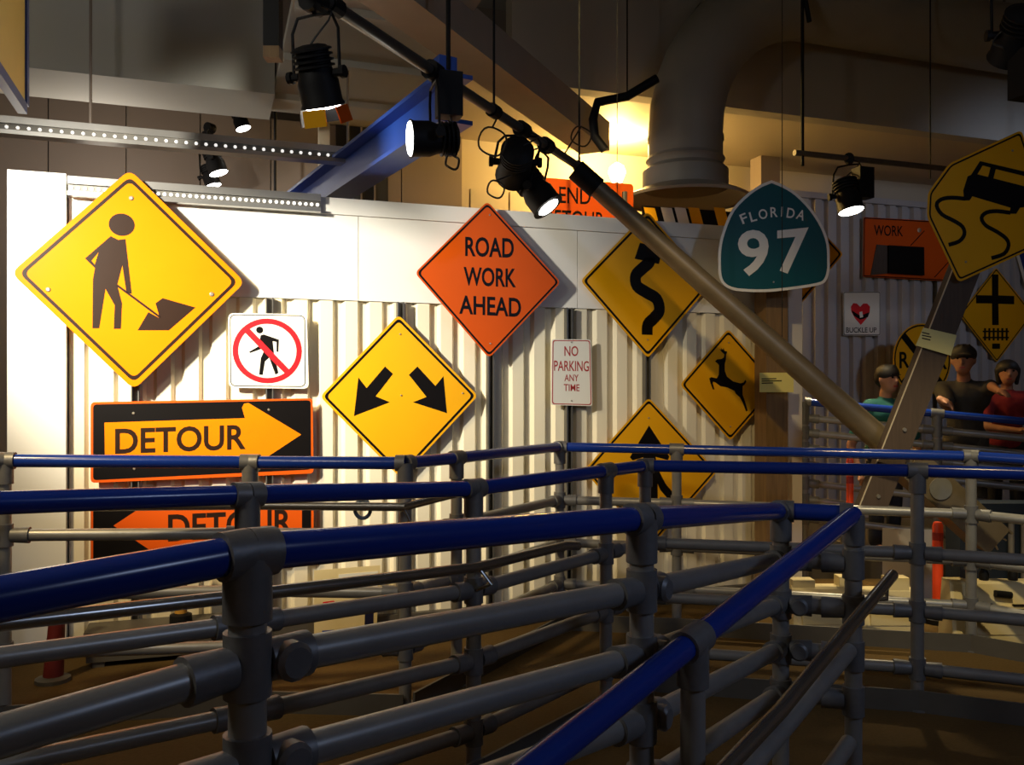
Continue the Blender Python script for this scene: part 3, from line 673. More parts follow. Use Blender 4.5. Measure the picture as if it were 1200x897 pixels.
def delin(label, u, vt, Y, r):
    b = P(u, vt, Y); root = thing('delineator_post', label, 'delineator', (b.x, Y, 0))
    MB().lathe((b.x, Y, 0), (0, 0, 1), [(0, r * 3.2), (0.03, r * 3.2), (0.05, r * 1.2)], 16).build('base', M_BLACK, root)
    MB().lathe((b.x, Y, 0.04), (0, 0, 1), [(0, r), (b.z - 0.06, r), (b.z - 0.04, r * 0.7)], 16).build('tube', M_DELIN, root, smooth=True)
    for z in (b.z * 0.62, b.z * 0.82): MB().tube([(b.x, Y, z), (b.x, Y, z + 0.05)], r * 1.04, 16).build('reflective_band', M_REDD, root, smooth=True)
delin('orange tubular delineator post beside the wide cream barrier', 1099, 612, 5.64, 0.032)
delin('thin orange delineator post in front of the rear pipe railing', 996, 537, 6.3, 0.025)
gp = Sign('grey_panel', 'small grey board leaning in the dark behind the far railing', 'board', 1062, 632, 6.2, 0.1)
gp.plate(gp.pts([(1034, 619), (1092, 621), (1092, 736), (1034, 736)]), M_BACK)
db = thing('dark_cabinet', 'dark blue cabinet with pale metal legs behind the wide barrier', 'cabinet', (P(1185, 700, 6.35).x, 6.35, 0))
MB().box((P(1125, 700, 6.02).x, 6.02, 0.0), (1.05, 0, 0), (0, 0.2, 0), (0, 0, 0.72)).build('body', mat('dark_blue_laminate', (0.012, 0.022, 0.04), 0.5, 0, 0.3, 4), db)
for u in (1184, 1199): MB().tube([(P(u, 600, 6.0).x, 5.99, 0), (P(u, 600, 6.0).x, 5.99, 0.62)], 0.02, 10).build('leg', M_GALV, db)
# things along the foot of the sign wall
bench = thing('low_bench', 'low dark bench at the foot of the corrugated wall', 'bench', PW(180, 780, 5.45), ANG)
t0, t1 = tpos(100, 5.45), tpos(262, 5.45)
MB().box(wpt(5.45, t0, 0.02, 0.03), TX * (t1 - t0), NY * 0.2, (0, 0, 0.14)).build('body', M_KERB, bench)
MB().box(wpt(5.45, t0 - 0.01, 0.0, 0.17), TX * (t1 - t0 + 0.02), NY * 0.24, (0, 0, 0.025)).build('top_board', M_KERB, bench)
for t in (t0 + 0.03, t1 - 0.09): MB().box(wpt(5.45, t, 0.03, 0), TX * 0.06, NY * 0.18, (0, 0, 0.03)).build('foot', M_KERB, bench)
b = PW(212, 772, 5.54); yp = thing('yellow_stand', 'yellow brown stand pole with round black base on the bench', 'stand', (b.x, b.y, 0.195))
MB().lathe((b.x, b.y, 0.195), (0, 0, 1), [(0, 0.062), (0.045, 0.06), (0.055, 0.035)], 18).build('base', M_BLACK, yp, smooth=True)
MB().tube([(b.x, b.y, 0.24), (b.x, b.y, 0.62)], 0.034, 14).build('pole', mat('mustard_paint', (0.5, 0.26, 0.04), 0.5, 0, 0.2, 8), yp, smooth=True)
b = PW(62, 800, 5.3); rs = thing('red_stand', 'dark red tapered stand leaning against the plain wall end', 'stand', (b.x, b.y, 0))
MB().tube([(b.x, b.y, 0.0), (b.x + 0.03, b.y + 0.02, 0.58)], [0.05, 0.03], 12).build('leg', mat('oxblood_paint', (0.16, 0.015, 0.012), 0.5, 0, 0.25, 8), rs, smooth=True)
MB().lathe((b.x, b.y, 0), (0, 0, 1), [(0, 0.085), (0.02, 0.085), (0.03, 0.05)], 14).build('foot', M_KERB, rs)
s = Sign('info_panel', 'cream instruction panel with blue and red marks low on the wall', 'panel', 410, 705, wallY(410, 5.66), ANG)
ci = lambda l: s.pts(crop(360, 640, 7.475, l))
s.plate(ci([(60, 215), (640, 170), (600, 840), (60, 880)]), M_PLAST)
s.poly('blue_mark', [ci([(128, 330), (246, 322), (246, 388), (128, 394)])], M_BEAM)
s.poly('red_mark', [rnd(ci([(130, 492), (240, 478), (244, 520), (160, 536)]), 0.01)], M_RED)
s.poly('blue_mark', [ci([(130, 742), (240, 735), (240, 810), (130, 815)])], M_BEAM)
s.poly('text_card', [ci([(275, 250), (620, 220), (615, 360), (275, 385)])], M_WHT, -0.003, -0.006)
for i, wd in enumerate((220, 270)): s.poly('print_line', [ci([(310, 278 + i * 48), (310 + wd, 248 + i * 48), (310 + wd, 256 + i * 48), (310, 286 + i * 48)])], M_INKB, -0.006, -0.0066)
s.poly('dark_mark', [ci([(508, 430), (586, 424), (578, 745), (500, 748)])], mat('navy_ink', (0.01, 0.012, 0.05), 0.4, 0, 0.1, 5))
q = P(425, 597, 4.02)
ring = MB().tube([q + Vector((0.036 * math.cos(a * math.pi / 10), 0, 0.042 * math.sin(a * math.pi / 10))) for a in range(21)], 0.009, 8, caps=False).build('cable_ring', mat('blue_grey_rubber', (0.10, 0.14, 0.2), 0.5, 0, 0.2, 9), None, smooth=True)
tag(ring, 'small blue grey ring hanging on the handrail of the far railing', 'ring')

# ------------------------------------------------------------------ overhead: pipes, beams, ducts, lamps
ZP = 2.865
pa, pb = P(380, 0, 3.05), P(697, 210, 5.56); pa.z = pb.z = ZP
pd = (pb - pa).normalized()
lp_ = thing('lighting_pipe', 'dark steel lighting pipe running above the signs', 'pipe', pa.lerp(pb, 0.5))
MB().tube([pa - pd * 1.6, pb + pd * 0.05], 0.024, 14).build('pipe', mat('dark_steel_pipe', (0.10, 0.095, 0.085), 0.4, 0.5, 0.3, 9), lp_, smooth=True)
for t in (0.02, 0.48, 0.9):
    q = pa.lerp(pb, t); MB().tube([q, Vector((q.x, q.y, 5.6))], 0.006, 8).build('hanger_rod', M_BLACK, lp_)
    MB().tube([q - pd * 0.03, q + pd * 0.03], 0.034, 12).build('hanger_clamp', M_BLACK, lp_)
def pipe_at(u):
    t = min(range(0, 401), key=lambda k: abs(600 + 1020 * (pa.lerp(pb, k / 400)).x / (pa.lerp(pb, k / 400)).y - u)) / 400
    return pa.lerp(pb, t)
# boxed beam
ba, bb = P(452, 0, 4.46), P(697, 183, 7.3); zb = 3.5; ba.z = bb.z = zb
bd = (bb - ba).normalized(); bs = Vector((bd.y, -bd.x, 0))
struct(MB().box(ba - bd * 2.5 - bs * 0.13, (bb - ba) + bd * 2.5, bs * 0.26, (0, 0, 0.24)).build('ceiling_beam', mat('tan_beam_paint', (0.40, 0.33, 0.25), 0.6, 0, 0.2, 5)))
# blue beam
ba, bb = P(535, 150, 4.36), P(372, 243, 6.5); z_ = 2.84; ba.z = bb.z = z_; bd = (bb - ba).normalized(); bs = Vector((bd.y, -bd.x, 0))
bl = thing('blue_beam', 'bright blue steel beam crossing above the sign wall', 'beam', ba)
MB().box(ba - bs * 0.09, (bb - ba) + bd * 1.4, bs * 0.18, (0, 0, 0.022)).build('bottom_flange', M_BEAM, bl)
MB().box(ba - bs * 0.09 + Vector((0, 0, 0.23)), (bb - ba) + bd * 1.4, bs * 0.18, (0, 0, 0.022)).build('top_flange', M_BEAM, bl)
MB().box(ba - bs * 0.012 + Vector((0, 0, 0.02)), (bb - ba) + bd * 1.4, bs * 0.024, (0, 0, 0.215)).build('web', M_BEAM, bl)
q = ba + bd * 0.1; MB().box(q - bs * 0.05 + Vector((0, 0, 0.25)), bd * 0.1, bs * 0.1, (0, 0, 0.12)).build('hanger_lug', M_BEAM, bl)
MB().tube([q + Vector((0, 0, 0.3)), Vector((q.x, q.y, 5.6))], 0.012, 8).build('hanger_rod', M_BLACK, bl)
q = bb + bd * 1.3; MB().tube([q + Vector((0, 0, 0.25)), Vector((q.x, q.y, 5.6))], 0.012, 8).build('hanger_rod', M_BLACK, bl)
# LED bars
def led_bar(label, c, u0, u1, zc, n, hang, dp=0.1):
    t0, t1 = tpos(u0, c), tpos(u1, c)
    root = thing('led_bar', label, 'light bar', wpt(c, (t0 + t1) / 2, 0, zc - 0.05), ANG)
    MB().box(wpt(c, t0, 0, zc + 0.012), TX * (t1 - t0), NY * dp, (0, 0, 0.042)).build('top_housing', M_ALU, root)
    MB().box(wpt(c, t0, 0.02, zc - 0.03), TX * (t1 - t0), NY * (dp - 0.02), (0, 0, 0.042)).build('led_strip', M_CHAN, root)
    MB().box(wpt(c, t0, -0.01, zc - 0.055), TX * (t1 - t0), NY * dp, (0, 0, 0.025)).build('lower_lip', M_ALU, root)
    mb = MB()
    for i in range(n):
        mb.lathe(wpt(c, t0 + (i + 0.5) * (t1 - t0) / n, 0.02, zc - 0.008), -NY, [(0, 0.011), (0.006, 0.010), (0.012, 0.005)], 8)
    mb.build('led_lenses', M_LED, root, kind='stuff')
    for f in hang:
        q = wpt(c, t0 + f * (t1 - t0), 0.05, zc); MB().tube([q, Vector((q.x, q.y, 5.6))], 0.009, 8).build('hanger', M_BROWN, root)
led_bar('long aluminium light bar with row of small lamps hung high', 6.28, -40, 452, 3.10, 42, (0.265, 0.9))
led_bar('shorter aluminium light bar with small lamps on top of the sign wall', 5.685, 79, 376, 2.640, 40, (), 0.05)
# exhaust duct with bell hood
YD = 7.1; du = 803
hd = P(du, 236, YD); dc = thing('exhaust_duct', 'fat grey curved duct ending in a wide bell hood', 'duct', hd)
R0 = 0.30
MB().lathe(hd, (0, 0, 1), [(0.0, 0.505), (0.02, 0.515), (0.045, 0.47), (0.085, 0.37), (0.10, 0.345), (0.24, 0.345), (0.28, 0.30), (0.31, 0.305), (0.33, 0.32), (0.35, 0.305), (0.36, 0.30)], 40, caps=False).build('bell_hood', M_DUCT, dc, smooth=True)
pts = [hd + Vector((0, 0, 0.35)), hd + Vector((0, 0, 0.50))]
Rb = 1.22; cz = hd + Vector((0, 0, 0.56))
for i in range(0, 11):
    a = math.pi / 2 * i / 10; pts.append(cz + TX * Rb * (1 - math.cos(a)) + Vector((0, 0, Rb * math.sin(a))))
e = pts[-1]; pts += [e + TX * 0.8, e + TX * 3.6]
MB().tube(pts, R0, 32, caps=False).build('elbow_pipe', M_DUCT, dc, smooth=True)
for i in (1, 7, 12, 13):
    d = (pts[i + 1] - pts[i]).normalized() if i + 1 < len(pts) else TX
    MB().tube([pts[i] - d * 0.02, pts[i] + d * 0.02], R0 + 0.008, 32, caps=False).build('seam_band', M_DUCT, dc, smooth=True)
q = e + TX * 2.2; MB().tube([q, q + Vector((0, 0, 5.6 - q.z))], 0.012, 8).build('hanger_rod', M_CHAN, dc)
# right hand lighting pipe
c2 = 6.2; ra = PW(931, 179, c2); rb = PW(1330, 179, c2); rb.z = ra.z
rp_ = thing('lighting_pipe', 'dark steel lighting pipe hung by rods right of the duct', 'pipe', ra.lerp(rb, 0.5))
MB().tube([ra, rb], 0.024, 12).build('pipe', M_CHAN, rp_, smooth=True)
for t in (0.02, 0.36, 0.85):
    q = ra.lerp(rb, t); MB().tube([q - Vector((0, 0, 0.1)), Vector((q.x, q.y, 5.6))], 0.014 if t < 0.1 else 0.006, 8).build('hanger_rod', M_BLACK, rp_)
q = ra + Vector((0.12, 0, 1.05)); MB().tube([q, q + Vector((-0.22, 0, 1.2))], 0.02, 8).build('brace', M_BLACK, rp_)
# stage lamps
def stage_lamp(label, head, direction, size, hang=None, yoke=True, box=None, doors=False, lit=True, group=None, lens_r=1.0):
    head = Vector(head); d = Vector(direction).normalized(); L = size; r = size * 0.36
    root = thing('stage_lamp', label, 'lamp', head, 0, group)
    back = head - d * L * 0.5
    prof = [(0, r * 0.35), (L * 0.03, r * 0.72)]
    for i in range(4):                      # cooling fins
        z0 = L * (0.06 + 0.09 * i); prof += [(z0, r * 0.80), (z0 + L * 0.02, r * 0.98), (z0 + L * 0.05, r * 0.98), (z0 + L * 0.06, r * 0.80)]
    prof += [(L * 0.48, r * 0.86), (L * 0.62, r), (L * 0.95, r), (L, r * 1.08), (L * 1.02, r * 1.08)]
    MB().lathe(back, d, prof, 20).build('housing', M_BLACK, root, smooth=True)
    MB().lathe(head + d * L * 0.52, d, [(0, r * 0.98 * lens_r), (L * 0.025, r * 0.9 * lens_r), (L * 0.05, r * 0.5 * lens_r), (L * 0.055, 0.002)], 20).build('lens', M_LENS if lit else M_ALU, root, smooth=True)
    ref = Vector((0, 0, 1)) if abs(d.z) < 0.95 else Vector((0, 1, 0))
    sx = d.cross(ref).normalized(); upv = Vector((0, 0, 1))
    if yoke:
        h = hang - head if hang is not None else upv * L * 0.9
        top = head + h * 0.82; w_ = r * 1.25
        ypts = [head + sx * w_, head + sx * w_ + h * 0.6, head + sx * w_ * 0.75 + h * 0.8, top - sx * 0 + h * 0.0, head - sx * w_ * 0.75 + h * 0.8, head - sx * w_ + h * 0.6, head - sx * w_]
        MB().tube(ypts, size * 0.028, 8).build('yoke', M_BLACK, root, smooth=True)
        for sg in (-1, 1): MB().lathe(head + sx * sg * r * 0.95, sx * sg, [(0, r * 0.2), (r * 0.35, r * 0.2), (r * 0.38, r * 0.3), (r * 0.6, r * 0.3)], 10).build('tilt_knob', M_BLACK, root)
        if hang is not None:
            MB().tube([top, hang], size * 0.04, 8).build('stem', M_BLACK, root); MB().lathe(hang - pd * 0.035, pd, [(0, 0.042), (0.07, 0.042)], 12).build('pipe_clamp', M_BLACK, root)
    if hang is not None:
        m_ = hang.lerp(back, 0.5) + sx * r * 0.9
        MB().tube([hang, hang.lerp(m_, 0.6) + sx * r * 0.5, m_, back.lerp(m_, 0.3), back + d * L * 0.02], size * 0.018, 7).build('supply_cable', M_CABLE, root, smooth=True)
    if box is not None:
        MB().cbox(box, size * 0.5, size * 0.4, size * 0.9, Matrix.Rotation(0.3, 3, 'Z')).build('ballast_box', M_BLACK, root)
        MB().tube([box - Vector((0, 0, size * 0.3)), back.lerp(box, 0.4) - Vector((0, 0, size * 0.3)), back + d * 0.02], size * 0.022, 8).build('power_cable', M_CABLE, root, smooth=True)
    if doors:
        uu = sx.cross(d).normalized()
        for k, (ax_, m_) in enumerate(((sx, M_ORG), (-sx, M_LENS), (uu, M_BLACK), (-uu, M_YEL))):
            tn = d.cross(ax_); c = head + d * L * 0.54 + ax_ * r * 0.95
            MB().box(c - tn * r * 0.6, tn * r * 1.2, ax_ * 0.004, d * L * 0.28 + ax_ * r * 0.12).build('barn_door', M_BLACK if k == 2 else (M_ALU if k == 1 else m_), root)
    return root
stage_lamp('black stage lamp with coloured barn doors on a tall looped yoke', P(371, 88, 3.0), (0.12, 0.35, -0.8), 0.20, P(368, 2, 3.0), doors=True, lit=True, lens_r=0.9)
stage_lamp('black stage lamp with glowing lens and ballast box before the blue beam', P(510, 163, 3.75), (-0.85, -0.25, -0.06), 0.21, pipe_at(508), box=P(526, 112, 3.75))
stage_lamp('black stage lamp facing away on the pipe above the road work sign', P(604, 190, 4.6), (-0.1, 0.9, -0.3), 0.25, pipe_at(612), lit=False)
stage_lamp('black stage lamp aimed down at the END DETOUR sign', P(627, 223, 4.75), (0.45, -0.16, -0.62), 0.24, pipe_at(640), lens_r=0.75)
stage_lamp('black stage lamp with glowing lens hung right of the teal shield sign', P(993, 228, 6.9), (0.10, -0.12, -0.65), 0.27, PW(995, 186, c2), box=P(1011, 215, 6.95))
stage_lamp('small black stage lamp above the long light bar', P(281, 139, 7.6), (0.3, 0.0, -0.85), 0.18, Vector((*P(281, 139, 7.6).xy, 4.05)))
stage_lamp('upper of two black stage lamps below the long light bar', P(251, 188, 7.4), (0.3, 0.02, -0.85), 0.22, P(246, 150, 7.5))
stage_lamp('lower of two black stage lamps below the long light bar', P(246, 205, 7.6), (0.28, 0.02, -0.9), 0.19, P(243, 160, 7.6))
stage_lamp('dark stage lamp beside the duct end near the ceiling', P(1192, 40, 4.3), (0.1, 0.7, -0.5), 0.26, Vector((*P(1190, -40, 4.3).xy, 3.7)), box=P(1203, 88, 4.3), lit=False)
spot('stage_lamp_light_right', P(993, 228, 6.9) + Vector((0.02, -0.10, -0.24)), (2.75, 5.75, 0.2), 240, (1.0, 0.80, 0.46), 70, 0.7, 0.05)
dropp = thing('drop_pole', 'black square pole hanging from the ceiling beside the looped lamp', 'pole', P(320, 62, 3.1))
q = P(320, 57, 3.1); MB().box(q - Vector((0.028, 0.028, 0)), (0.056, 0, 0), (0, 0.056, 0), (0, 0, 5.6 - q.z)).build('tube', M_BLACK, dropp)
MB().box(q - Vector((0.028, 0.028, 0.04)), (0.056, 0, 0), (0, 0.056, 0), (0, 0, 0.04)).build('wood_end', M_WOOD, dropp)
# hanging cable loops
def loop(label, u, v, Y, r, tail):
    c = P(u, v, Y); pts = [tail] + [c + Vector((r * math.sin(t), 0.02 * math.sin(3 * t), r * math.cos(t))) for t in [i * 0.3 for i in range(34)]]
    o = MB().tube(pts, 0.005, 6).build('cable_loop', M_CABLE, None, smooth=True); tag(o, label, 'cable')
loop('coiled black cable hanging from the beam over the road work sign', 577, 166, 4.3, 0.07, pipe_at(585))
loop('black cable loop under the lamp that faces away', 581, 222, 4.55, 0.045, P(600, 205, 4.55))
loop('black cable loop under the lamp with the glowing lens', 530, 190, 3.75, 0.03, P(528, 168, 3.75))
loop('black cable coil hanging at the end of the tan ceiling beam', 681, 160, 5.3, 0.06, pipe_at(660))
loop('thin cable loop beside the dark lamp near the duct', 1177, 48, 4.3, 0.045, P(1185, 20, 4.3))
arm = thing('swing_arm', 'dark jointed arm reaching from the duct to the tan beam end', 'arm', P(705, 178, 6.6))
MB().tube([P(770, 92, 6.7), P(735, 113, 6.7), P(700, 120, 6.65), P(695, 140, 6.6), P(697, 160, 6.6), P(709, 176, 6.6)], 0.035, 10).build('arm_tube', M_BLACK, arm, smooth=True)
MB().tube([P(735, 108, 6.7), Vector((*P(735, 100, 6.7).xy, 5.6))], 0.006, 6).build('wire', M_BLACK, arm)
wl = P(723, 214, 8.7)
tw = thing('work_lamp', 'glowing amber work lamp on a stand behind the sign wall', 'lamp', (wl.x, wl.y, 0))
MB().lathe(wl, (0, 0, 1), [(0, 0.05), (0.1, 0.09), (0.16, 0.07), (0.2, 0.01)], 16).build('bulb', mat('amber_glow', (1.0, 0.80, 0.40), 0.4, 0, 0, emit=12), tw, smooth=True)
MB().tube([(wl.x, wl.y, 0), wl], 0.02, 8).build('stand', M_CHAN, tw)
MB().lathe((wl.x, wl.y, 0), (0, 0, 1), [(0, 0.2), (0.02, 0.2), (0.03, 0.05)], 16).build('foot', M_CHAN, tw)
point('amber_lamp_light', wl + Vector((0, 0, 0.32)), 170, AMBER, 0.08)
# hanging panel at the upper left
a = P(21, 133, 4.2); vd = -NY
pn = thing('hanging_panel', 'cream banner panel with blue frame hanging at the room corner', 'panel', a)
MB().box(a + Vector((0, 0, 0.05)), vd * 1.0, TX * 0.03, (0, 0, 1.0)).build('face', M_CARD2, pn)
MB().box(a, vd * 1.05, TX * 0.04, (0, 0, 0.05)).build('frame_bar', M_BEAM, pn)
MB().box(a + Vector((0, 0, 0.05)) + NY * 0.05, vd * 0.05, TX * 0.04, (0, 0, 1.0)).build('frame_bar', M_BEAM, pn)
MB().tube([a + Vector((0, 0, 1.05)) + vd * 0.1, a + vd * 0.1 + Vector((0, 0, 5.6 - a.z))], 0.006, 6).build('wire', M_BLACK, pn)

# ------------------------------------------------------------------ visitors
M_SKIN = mat('skin_tone', (0.42, 0.20, 0.115), 0.6, 0, 0.12, 20)
M_HAIR = mat('black_hair', (0.012, 0.009, 0.008), 0.6, 0, 0.3, 60)
def blob(name, segs, m, parent, voxel=0.014, smooth_it=6):
    """one continuous surface from tapered limbs and ellipsoids: (p, q, r0, r1) or (centre, (rx, ry, rz))"""
    bm = bmesh.new()
    for sg in segs:
        if len(sg) == 2:
            c, rr = sg; M4 = Matrix.Translation(Vector(c)) @ Matrix.Diagonal((*rr, 1))
            bmesh.ops.create_icosphere(bm, subdivisions=3, radius=1, matrix=M4)
        else:
            p, q, r0, r1 = sg; p = Vector(p); q = Vector(q); d = (q - p)
            rot = d.to_track_quat('Z', 'Y').to_matrix().to_4x4()
            bmesh.ops.create_cone(bm, cap_ends=True, segments=14, radius1=r0, radius2=r1, depth=d.length, matrix=Matrix.Translation((p + q) / 2) @ rot)
            for c, r in ((p, r0), (q, r1)): bmesh.ops.create_icosphere(bm, subdivisions=2, radius=r, matrix=Matrix.Translation(c))
    me = bpy.data.meshes.new('tmp'); bm.to_mesh(me); bm.free()
    ob = bpy.data.objects.new('tmp', me); C.objects.link(ob)
    md = ob.modifiers.new('r', 'REMESH'); md.mode = 'VOXEL'; md.voxel_size = voxel
    ms = ob.modifiers.new('s', 'SMOOTH'); ms.factor = 0.5; ms.iterations = smooth_it
    dg = bpy.context.evaluated_depsgraph_get(); dg.update()
    m2 = bpy.data.meshes.new_from_object(ob.evaluated_get(dg)); bpy.data.objects.remove(ob); bpy.data.meshes.remove(me)
    l, rz = META[root_of(parent)]
    m2.transform(Matrix.Translation(-l)); m2.materials.clear(); m2.materials.append(m)
    for p in m2.polygons: p.use_smooth = True
    m2.name = name; o = bpy.data.objects.new(name, m2); C.objects.link(o); o.parent = parent
    return o
def hand(w, d, k, curl=0.5):
    """palm and five fingers from wrist w along d"""
    d = Vector(d).normalized(); up_ = Vector((0, 0, 1)); sd = d.cross(up_)
    sd = sd.normalized() if sd.length > 0.1 else Vector((1, 0, 0)); nn = sd.cross(d)
    pc = w + d * 0.05 * k; out = [(w, pc, 0.026 * k, 0.034 * k)]
    for i, ln in enumerate((0.055, 0.065, 0.07, 0.06)):
        b = pc + sd * (i - 1.5) * 0.019 * k + d * 0.025 * k; m_ = b + d * ln * 0.6 * k - nn * 0.01 * k
        out += [(b, m_, 0.010 * k, 0.009 * k), (m_, m_ + (d * (1 - curl) - nn * curl) * ln * 0.6 * k, 0.009 * k, 0.007 * k)]
    t0_ = pc + sd * 0.034 * k - d * 0.015 * k; out += [(t0_, t0_ + (sd + d).normalized() * 0.045 * k, 0.012 * k, 0.009 * k)]
    return out
def person(label, head_top, H, Yp, x, face, lean, arms, shirt, trousers, hairfn, zb=DECK, cap=None, print_=False):
    """standing figure; arms: list of (elbow, wrist, hand direction) in world coordinates"""
    base = Vector((x, Yp, zb)); k = H / 1.7; fd = Vector((math.sin(face), -math.cos(face), 0)); rt = Vector((fd.y, -fd.x, 0)) * -1
    root = thing('person', label, 'person', base)
    ln = Vector((*lean, 0))
    hip = base + Vector((0, 0, 0.90 * k)); chest = hip + Vector((0, 0, 0.36 * k)) + ln * 0.7; neck = chest + Vector((0, 0, 0.16 * k)) + ln * 0.3
    hc_ = neck + Vector((0, 0, 0.155 * k)) + fd * 0.03 * k
    hs = 0.108 * k
    body = []
    for sg in (-1, 1):
        hj = hip + rt * 0.09 * k * sg; kn = base + rt * 0.10 * k * sg + Vector((0, 0, 0.48 * k)) + fd * 0.02; an = base + rt * 0.10 * k * sg + Vector((0, 0, 0.08 * k))
        body += [(hj, kn, 0.082 * k, 0.055 * k), (kn, an, 0.055 * k, 0.038 * k), (an - Vector((0, 0, 0.03 * k)), an + fd * 0.15 * k - Vector((0, 0, 0.045 * k)), 0.038 * k, 0.032 * k)]
    body += [(hip, (0.155 * k, 0.115 * k, 0.13 * k)), (hip, chest, 0.125 * k, 0.13 * k), (chest - rt * 0.08 * k, chest + rt * 0.08 * k, 0.115 * k, 0.115 * k), (chest + Vector((0, 0, 0.1 * k)), neck + Vector((0, 0, 0.05 * k)), 0.062 * k, 0.052 * k)]
    body += [(hc_ + Vector((0, 0, 0.02 * k)), (hs * 0.80, hs * 0.92, hs * 1.05)), (hc_ - Vector((0, 0, 0.045 * k)) + fd * 0.028 * k, (hs * 0.60, hs * 0.62, hs * 0.72)),
             (hc_ + fd * hs * 0.92 + Vector((0, 0, 0.01 * k)), hc_ + fd * hs * 1.05 - Vector((0, 0, 0.018 * k)), 0.010 * k, 0.016 * k)]
    for sg in (-1, 1): body += [(hc_ + rt * sg * hs * 0.83, (0.014 * k, 0.022 * k, 0.032 * k))]
    sh = []; sleeve = []
    for sg, (el, wr, hd_) in zip((-1, 1), arms):
        sj = chest + rt * 0.175 * k * sg + Vector((0, 0, 0.075 * k)); el = Vector(el); wr = Vector(wr)
        body += [(chest + rt * 0.1 * k * sg + Vector((0, 0, 0.05 * k)), sj, 0.08 * k, 0.058 * k), (sj, el, 0.054 * k, 0.042 * k), (el, wr, 0.042 * k, 0.028 * k)] + hand(wr, hd_, k)
        sleeve += [(chest + rt * 0.1 * k * sg + Vector((0, 0, 0.055 * k)), sj, 0.094 * k, 0.074 * k), (sj, sj.lerp(el, 0.75), 0.072 * k, 0.066 * k)]
    bo = blob('body', body, M_SKIN, root, 0.012)
    blob('shirt', [(hip + Vector((0, 0, 0.02)), (0.178 * k, 0.145 * k, 0.14 * k)), (hip, chest, 0.142 * k, 0.147 * k), (chest - rt * 0.08 * k, chest + rt * 0.08 * k, 0.132 * k, 0.132 * k), (chest + Vector((0, 0, 0.07 * k)), chest + Vector((0, 0, 0.13 * k)), 0.09 * k, 0.068 * k)] + sleeve, shirt, root)
    tr = []
    for sg in (-1, 1):
        hj = hip + rt * 0.09 * k * sg; kn = base + rt * 0.10 * k * sg + Vector((0, 0, 0.48 * k)) + fd * 0.02; an = base + rt * 0.10 * k * sg + Vector((0, 0, 0.10 * k))
        tr += [(hj, kn, 0.096 * k, 0.072 * k), (kn, an, 0.072 * k, 0.062 * k)]
    blob('trousers', tr + [(hip - Vector((0, 0, 0.02)), (0.168 * k, 0.132 * k, 0.12 * k))], trousers, root)
    blob('hair', hairfn(hc_, hs, fd, rt), M_HAIR, root, 0.010, 3)
    for sg in (-1, 1):
        q = hc_ + fd * hs * 0.86 + rt * sg * hs * 0.34 + Vector((0, 0, 0.022 * k))
        MB().lathe(q, fd, [(0, 0.011 * k), (0.006 * k, 0.008 * k), (0.008 * k, 0.002)], 8).build('eye', M_INK, root)
        MB().cbox(q + Vector((0, 0, 0.024 * k)), 0.034 * k, 0.014 * k, 0.006 * k, Matrix.Rotation(face, 3, 'Z')).build('eyebrow', M_HAIR, root)
    q = hc_ + fd * hs * 0.84 - Vector((0, 0, 0.058 * k)); MB().cbox(q, 0.042 * k, 0.012 * k, 0.010 * k, Matrix.Rotation(face, 3, 'Z')).build('mouth', M_REDD, root)
    if cap:
        blob('cap', [(hc_ + Vector((0, 0, 0.055 * k)) - fd * 0.005, (hs * 0.92, hs * 1.03, hs * 0.80)), (hc_ + fd * hs * 1.15 + Vector((0, 0, 0.045 * k)), (hs * 0.72, hs * 0.55, hs * 0.12))], cap, root, 0.010, 3)
    return root, chest, fd
hair_short = lambda c, h, f, r: [(c + Vector((0, 0, h * 0.52)) - f * h * 0.12, (h * 0.97, h * 1.08, h * 0.86)), (c - f * h * 0.42 + Vector((0, 0, h * 0.15)), (h * 0.90, h * 0.66, h * 0.85))] + [(c + Vector((0, 0, h * 1.05)) + f * h * (0.5 - 0.25 * i) + r * h * 0.5 * math.sin(i * 2), c + Vector((0, 0, h * 1.32)) + f * h * (0.55 - 0.25 * i) + r * h * 0.5 * math.sin(i * 2), h * 0.22, h * 0.06) for i in range(4)]
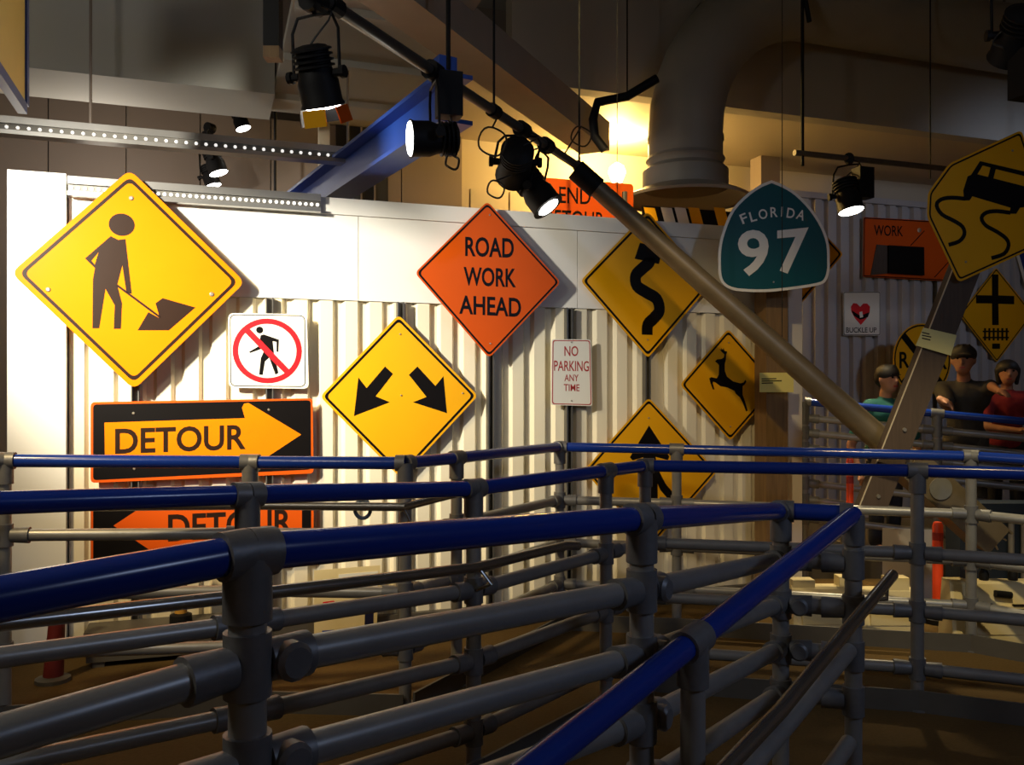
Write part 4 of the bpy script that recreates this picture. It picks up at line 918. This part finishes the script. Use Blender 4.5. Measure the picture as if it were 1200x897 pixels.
hair_long = lambda c, h, f, r: [(c + Vector((0, 0, h * 0.42)) - f * h * 0.12, (h * 0.95, h * 1.02, h * 0.86)), (c - f * h * 0.55 - Vector((0, 0, h * 0.3)), (h * 0.80, h * 0.5, h * 0.95))] + [(c + r * s_ * h * 0.82 + Vector((0, 0, h * 0.3)), c + r * s_ * h * 0.72 - Vector((0, 0, h * 0.9)), h * 0.26, h * 0.2) for s_ in (-1, 1)]
# boy in teal shirt
bx = P(1036, 440, 7.05).x
r_, ch, fd = person('dark haired boy in a teal shirt standing behind the rear railing', None, 1.50, 7.05, bx, 0.35, (0, -0.03), [((bx - 0.27, 7.05, 1.06), (bx - 0.22, 6.98, 0.84), (0.1, -0.1, -0.9)), ((bx + 0.27, 7.05, 1.06), (bx + 0.23, 6.98, 0.84), (0, -0.1, -0.9))],
                    mat('teal_cotton', (0.012, 0.13, 0.125), 0.8, 0, 0.2, 30), mat('dark_denim', (0.02, 0.025, 0.045), 0.85, 0, 0.3, 40), hair_short)
# man in cap, pointing
mx_ = P(1118, 440, 7.5).x
person('man in dark cap and grey shirt pointing sideways, hand on the railing', None, 1.68, 7.5, mx_ + 0.10, -0.55, (-0.06, -0.08), [((mx_ - 0.22, 7.15, 1.36), (P(1103, 474, 6.64).x, 6.66, 1.44), (0.5, -0.3, -0.4)), ((P(1160, 448, 7.25).x, 7.22, 1.54), (P(1170, 459, 6.95).x, 6.95, 1.50), (0.1, -0.7, -0.15))],
       mat('charcoal_cotton', (0.055, 0.052, 0.045), 0.85, 0, 0.25, 30), mat('khaki_cotton', (0.06, 0.055, 0.045), 0.85, 0, 0.3, 40), hair_short, cap=mat('dark_cap_cotton', (0.02, 0.018, 0.016), 0.85, 0, 0.2, 30))
# woman in red
wx = P(1176, 440, 7.95).x
person('dark haired woman in a red shirt beside the pointing man', None, 1.58, 7.95, wx + 0.02, -0.35, (0, -0.02), [((wx - 0.26, 7.75, 1.18), (wx - 0.1, 7.55, 1.16), (0.3, -0.5, 0)), ((wx + 0.27, 7.72, 1.2), (wx + 0.12, 7.5, 1.2), (-0.3, -0.5, 0))],
       mat('red_cotton', (0.26, 0.012, 0.02), 0.85, 0, 0.2, 30), mat('black_denim', (0.02, 0.02, 0.025), 0.85, 0, 0.3, 40), hair_long)
